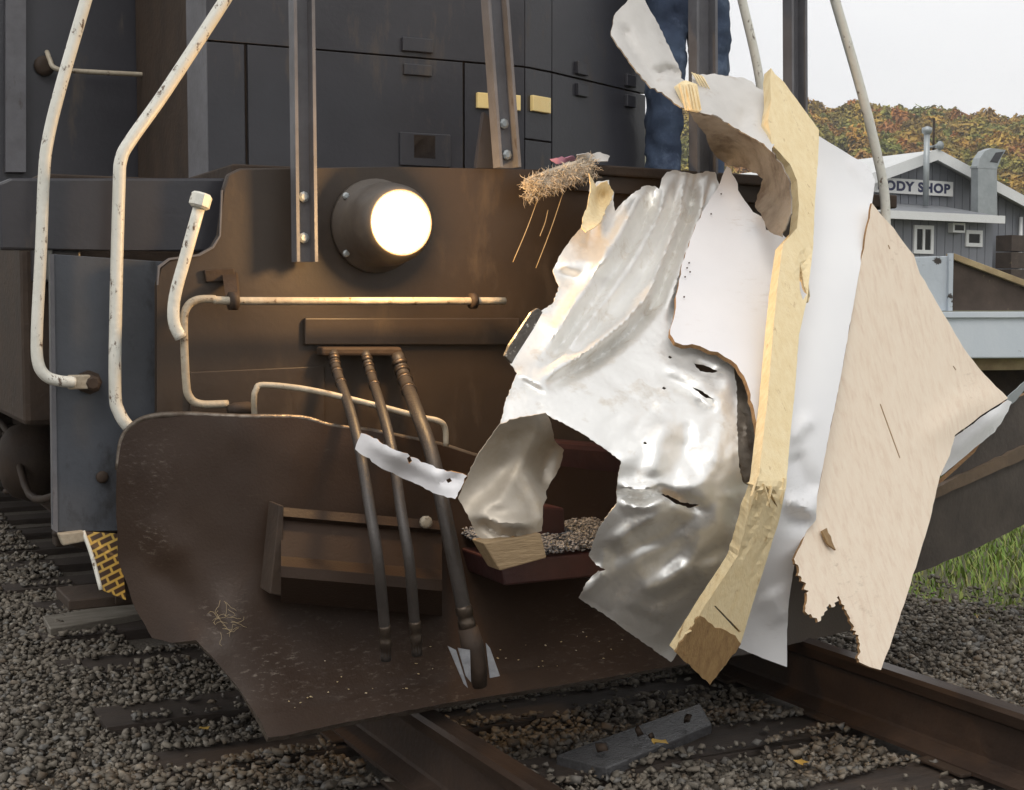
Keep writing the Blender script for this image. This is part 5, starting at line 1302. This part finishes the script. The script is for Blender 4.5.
    dkd = TPS([(1008, 402, -.22), (1170, 330, .15), (1190, 470, .1), (1030, 522, -.18), (912, 575, -.40), (938, 486, -.38)])
    d_ = sheet('shaded_panel', dk, dkd, M['shaded_board'], None, step=8, jag=.4, thick=.02, seed=7, cr=[(80, .01, False)], rim=M['liner_edge'])
    tag(d_, 'brown torn panel painted in shade, sticking out behind the plywood over the grass', 'board')
    sheet('white_skin', [(955, 437), (978, 420), (1008, 400), (1012, 402), (1003, 420), (995, 432), (970, 452), (941, 476), (946, 458)], dkd, M['white_sheet'], d_, step=5, jag=.4, thick=.003, offset=-.035, seed=12, folds=[([(950, 455), (1005, 408)], .015, 6)])
    sheet('wood_batten', [(936, 488), (1024, 446), (1180, 385), (1184, 398), (1024, 459), (932, 500)], dkd, M['dark_batten'], d_, step=7, jag=.4, thick=.02, offset=-.024, seed=14)
    sheet('metal_bead', [(1006, 399), (1028, 378), (1060, 360), (1062, 366), (1030, 385), (1012, 404)], dkd, M['galv'], d_, step=5, jag=.4, thick=.003, offset=-.03, seed=15)
    # --- torn white sheet at the top, curled over
    up = [(614, 16), (625, 4), (632, -4), (645, 0), (659, 25), (670, 49), (681, 72), (681, 78), (688, 83), (692, 82), (692, 72), (697, 77), (703, 74), (722, 75), (741, 77), (748, 80), (760, 89), (772, 94), (774, 121), (774, 145), (772, 152), (760, 142), (748, 135), (732, 126), (717, 117), (702, 113), (688, 111), (674, 103), (662, 92), (651, 88), (637, 72), (621, 49), (611, 35)]
    upd = TPS([(612, 20, -.10), (640, 0, -.02), (660, 40, -.06), (681, 75, -.16), (621, 49, -.22), (651, 88, -.30), (690, 108, -.36), (700, 74, -.18), (745, 78, -.18), (770, 95, -.26), (772, 150, -.48), (735, 128, -.38)])
    u_ = sheet('torn_white_sheet', up, upd, M['white_sheet2'], None, step=4, jag=.5, thick=.004, seed=8, folds=[([(618, 22), (640, 60), (660, 88)], -.060, 6), ([(612, 30), (630, 62), (652, 88)], .02, 4), ([(650, 10), (660, 50), (672, 72)], .020, 8), ([(656, 74), (668, 70), (681, 76)], -.05, 5), ([(655, 80), (672, 84), (680, 82)], .02, 4), ([(745, 110), (740, 130)], -.012, 6), ([(700, 95), (690, 105)], -.014, 5), ([(760, 100), (755, 130), (768, 145)], .010, 7)], cr=[(40, .010, False)], rim=M['stain_under'])
    tag(u_, 'torn white sheet curling upward beside the person at the top', 'metal sheet')
    und = [(688, 111), (694, 121), (706, 135), (711, 150), (717, 158), (728, 166), (745, 168), (763, 179), (757, 195), (755, 207), (762, 218), (770, 232), (782, 237), (788, 222), (791, 209), (790, 183), (783, 168), (772, 152), (748, 135), (717, 117)]
    undd = TPS([(688, 111, -.35), (717, 117, -.375), (748, 135, -.375), (772, 152, -.48), (711, 150, -.16), (735, 155, -.20), (757, 195, -.36), (768, 228, -.54), (790, 190, -.60), (772, 190, -.44), (786, 230, -.63)])
    sheet('curled_underside', und, undd, M['stain_under'], u_, step=4, jag=.8, thick=.004, seed=10, cr=[(30, .012, False)])
    prism('broken_batten', [P(678, 86, -.30), P(686, 80, -.30), P(697, 84, -.32), P(701, 112, -.39), P(690, 110, -.39)], (0, .025, 0), M['stud_top'], u_, .002)
    for i in range(6):
        x = 680 + i * 3
        prism('splinter', [P(x, 84 + i % 3, -.325), P(x + 2.2, 84, -.325), P(x + random.uniform(4, 7), 110, -.40)], (0, .01, 0), M['stud'], u_)
    for i in range(4):
        x, y = 692 + i * 3, 72 + i
        prism('splinter', [P(x, y, -.22), P(x + 3, y + 2, -.22), P(x + 9, y + 14, -.26)], (0, .006, 0), M['stud_top'], u_)
M['dark_batten'] = pmat('brown_batten', (0.15, 0.10, 0.06), (0.10, 0.07, 0.045), 6, 0.7, 0, 0.3, 20)
M['block'] = pmat('scorched_block_wood', (0.34, 0.24, 0.13), (0.22, 0.15, 0.08), 6, 0.6, 0, 0.3, 20, stretch=(2, 8, 12))
M['white_sheet2'] = pmat('scuffed_white_sheet', (0.62, 0.60, 0.57), (0.52, 0.50, 0.47), 6, 0.45, 0, 0.08, 40, c3=(0.42, 0.36, 0.30), s3=9, t3=0.68, soft3=0.06)
build_wreck()

# --- insulation caught on the platform edge, with loose strands and scraps
def build_fluff():
    t = thing('insulation_tuft', 'tuft of matted pale insulation caught on the platform edge', 'insulation', P(558, 186, -.07))
    bm = bmesh.new()
    bmesh.ops.create_icosphere(bm, subdivisions=4, radius=1)
    a, b = P(527, 188, -.09), P(591, 166, -.09); c = (a + b) / 2; dx = (b - a)
    ang = math.atan2(dx.z, dx.x)
    for v in bm.verts:
        n = noise.noise(v.co * 3) * .35 + noise.noise(v.co * 9) * .25 + noise.noise(v.co * 22) * .15
        q = Vector([math.copysign(abs(c_) ** .55, c_) for c_ in v.co]) * (1 + n * .8)
        q = Vector((q.x * dx.length * .46, q.y * .035, q.z * .030))
        v.co = c + Matrix.Rotation(-ang, 3, 'Y') @ q
    bm_obj('mat', bm, M['fluff'], t, True)
    bm = bmesh.new()
    for i in range(1300):
        s = random.uniform(-.55, .5); p = c + dx * s + Vector((0, random.uniform(-.05, .02), random.uniform(-.035, .03)))
        path = [p]; d = Vector((random.gauss(-.2, .5), random.gauss(-.3, .4), random.gauss(-.25, .5))).normalized()
        for k in range(4):
            d = (d + Vector((random.gauss(0, .4), random.gauss(0, .4), random.gauss(0, .4)))).normalized(); path.append(path[-1] + d * .007)
        add_tube(bm, path, [.0011, .0011, .0009, .0007, .0004], 3)
    o = bm_obj('fibres', bm, M['fluff'], t, True); o['kind'] = 'stuff'
    for (x0, y0, x1, y1) in [(540, 193, 513, 262), (563, 193, 536, 268), (548, 210, 540, 236)]:
        tube('strand', [P(x0, y0, -.09), P((x0 + x1) / 2 + 1, (y0 + y1) / 2, -.10), P(x1, y1, -.11)], .0016, M['straw'], t, 6, 4)
    for nm, pts, m, lab in (('scrap', [(577, 155), (600, 152), (610, 156), (608, 161), (580, 161)], M['white_sheet2'], 'crumpled white scrap lying on the platform edge'), ('scrap', [(550, 159), (574, 156), (578, 160), (556, 164)], M['pink'], 'small pink scrap lying on the platform edge')):
        Y = TPS([(x, y, -.06 + .03 * ((i * 7) % 3)) for i, (x, y) in enumerate(pts)])
        o = sheet('scrap', pts, Y, m, None, step=3, jag=.5, thick=.003, seed=2, cr=[(8, .012, False)])
        tag(o, lab, 'scrap')
build_fluff()

# ------------------------------------------------------------------ damp autumn air
def build_haze():
    bm = bmesh.new(); add_box(bm, (-1300, -1300, -3), (1300, 1300, 75))
    m = bpy.data.materials.new('damp_air'); m.use_nodes = True
    n, l = m.node_tree.nodes, m.node_tree.links
    n.clear()
    o = n.new('ShaderNodeOutputMaterial'); v = n.new('ShaderNodeVolumePrincipled')
    v.inputs['Color'].default_value = (0.96, 0.955, 0.95, 1); v.inputs['Density'].default_value = HAZE; v.inputs['Anisotropy'].default_value = 0.2
    l.new(v.outputs[0], o.inputs['Volume'])
    h = bm_obj('haze', bm, m); h['kind'] = 'stuff'; h['label'] = 'thin damp haze softening the far hill'
HAZE = 0.0006
build_haze()
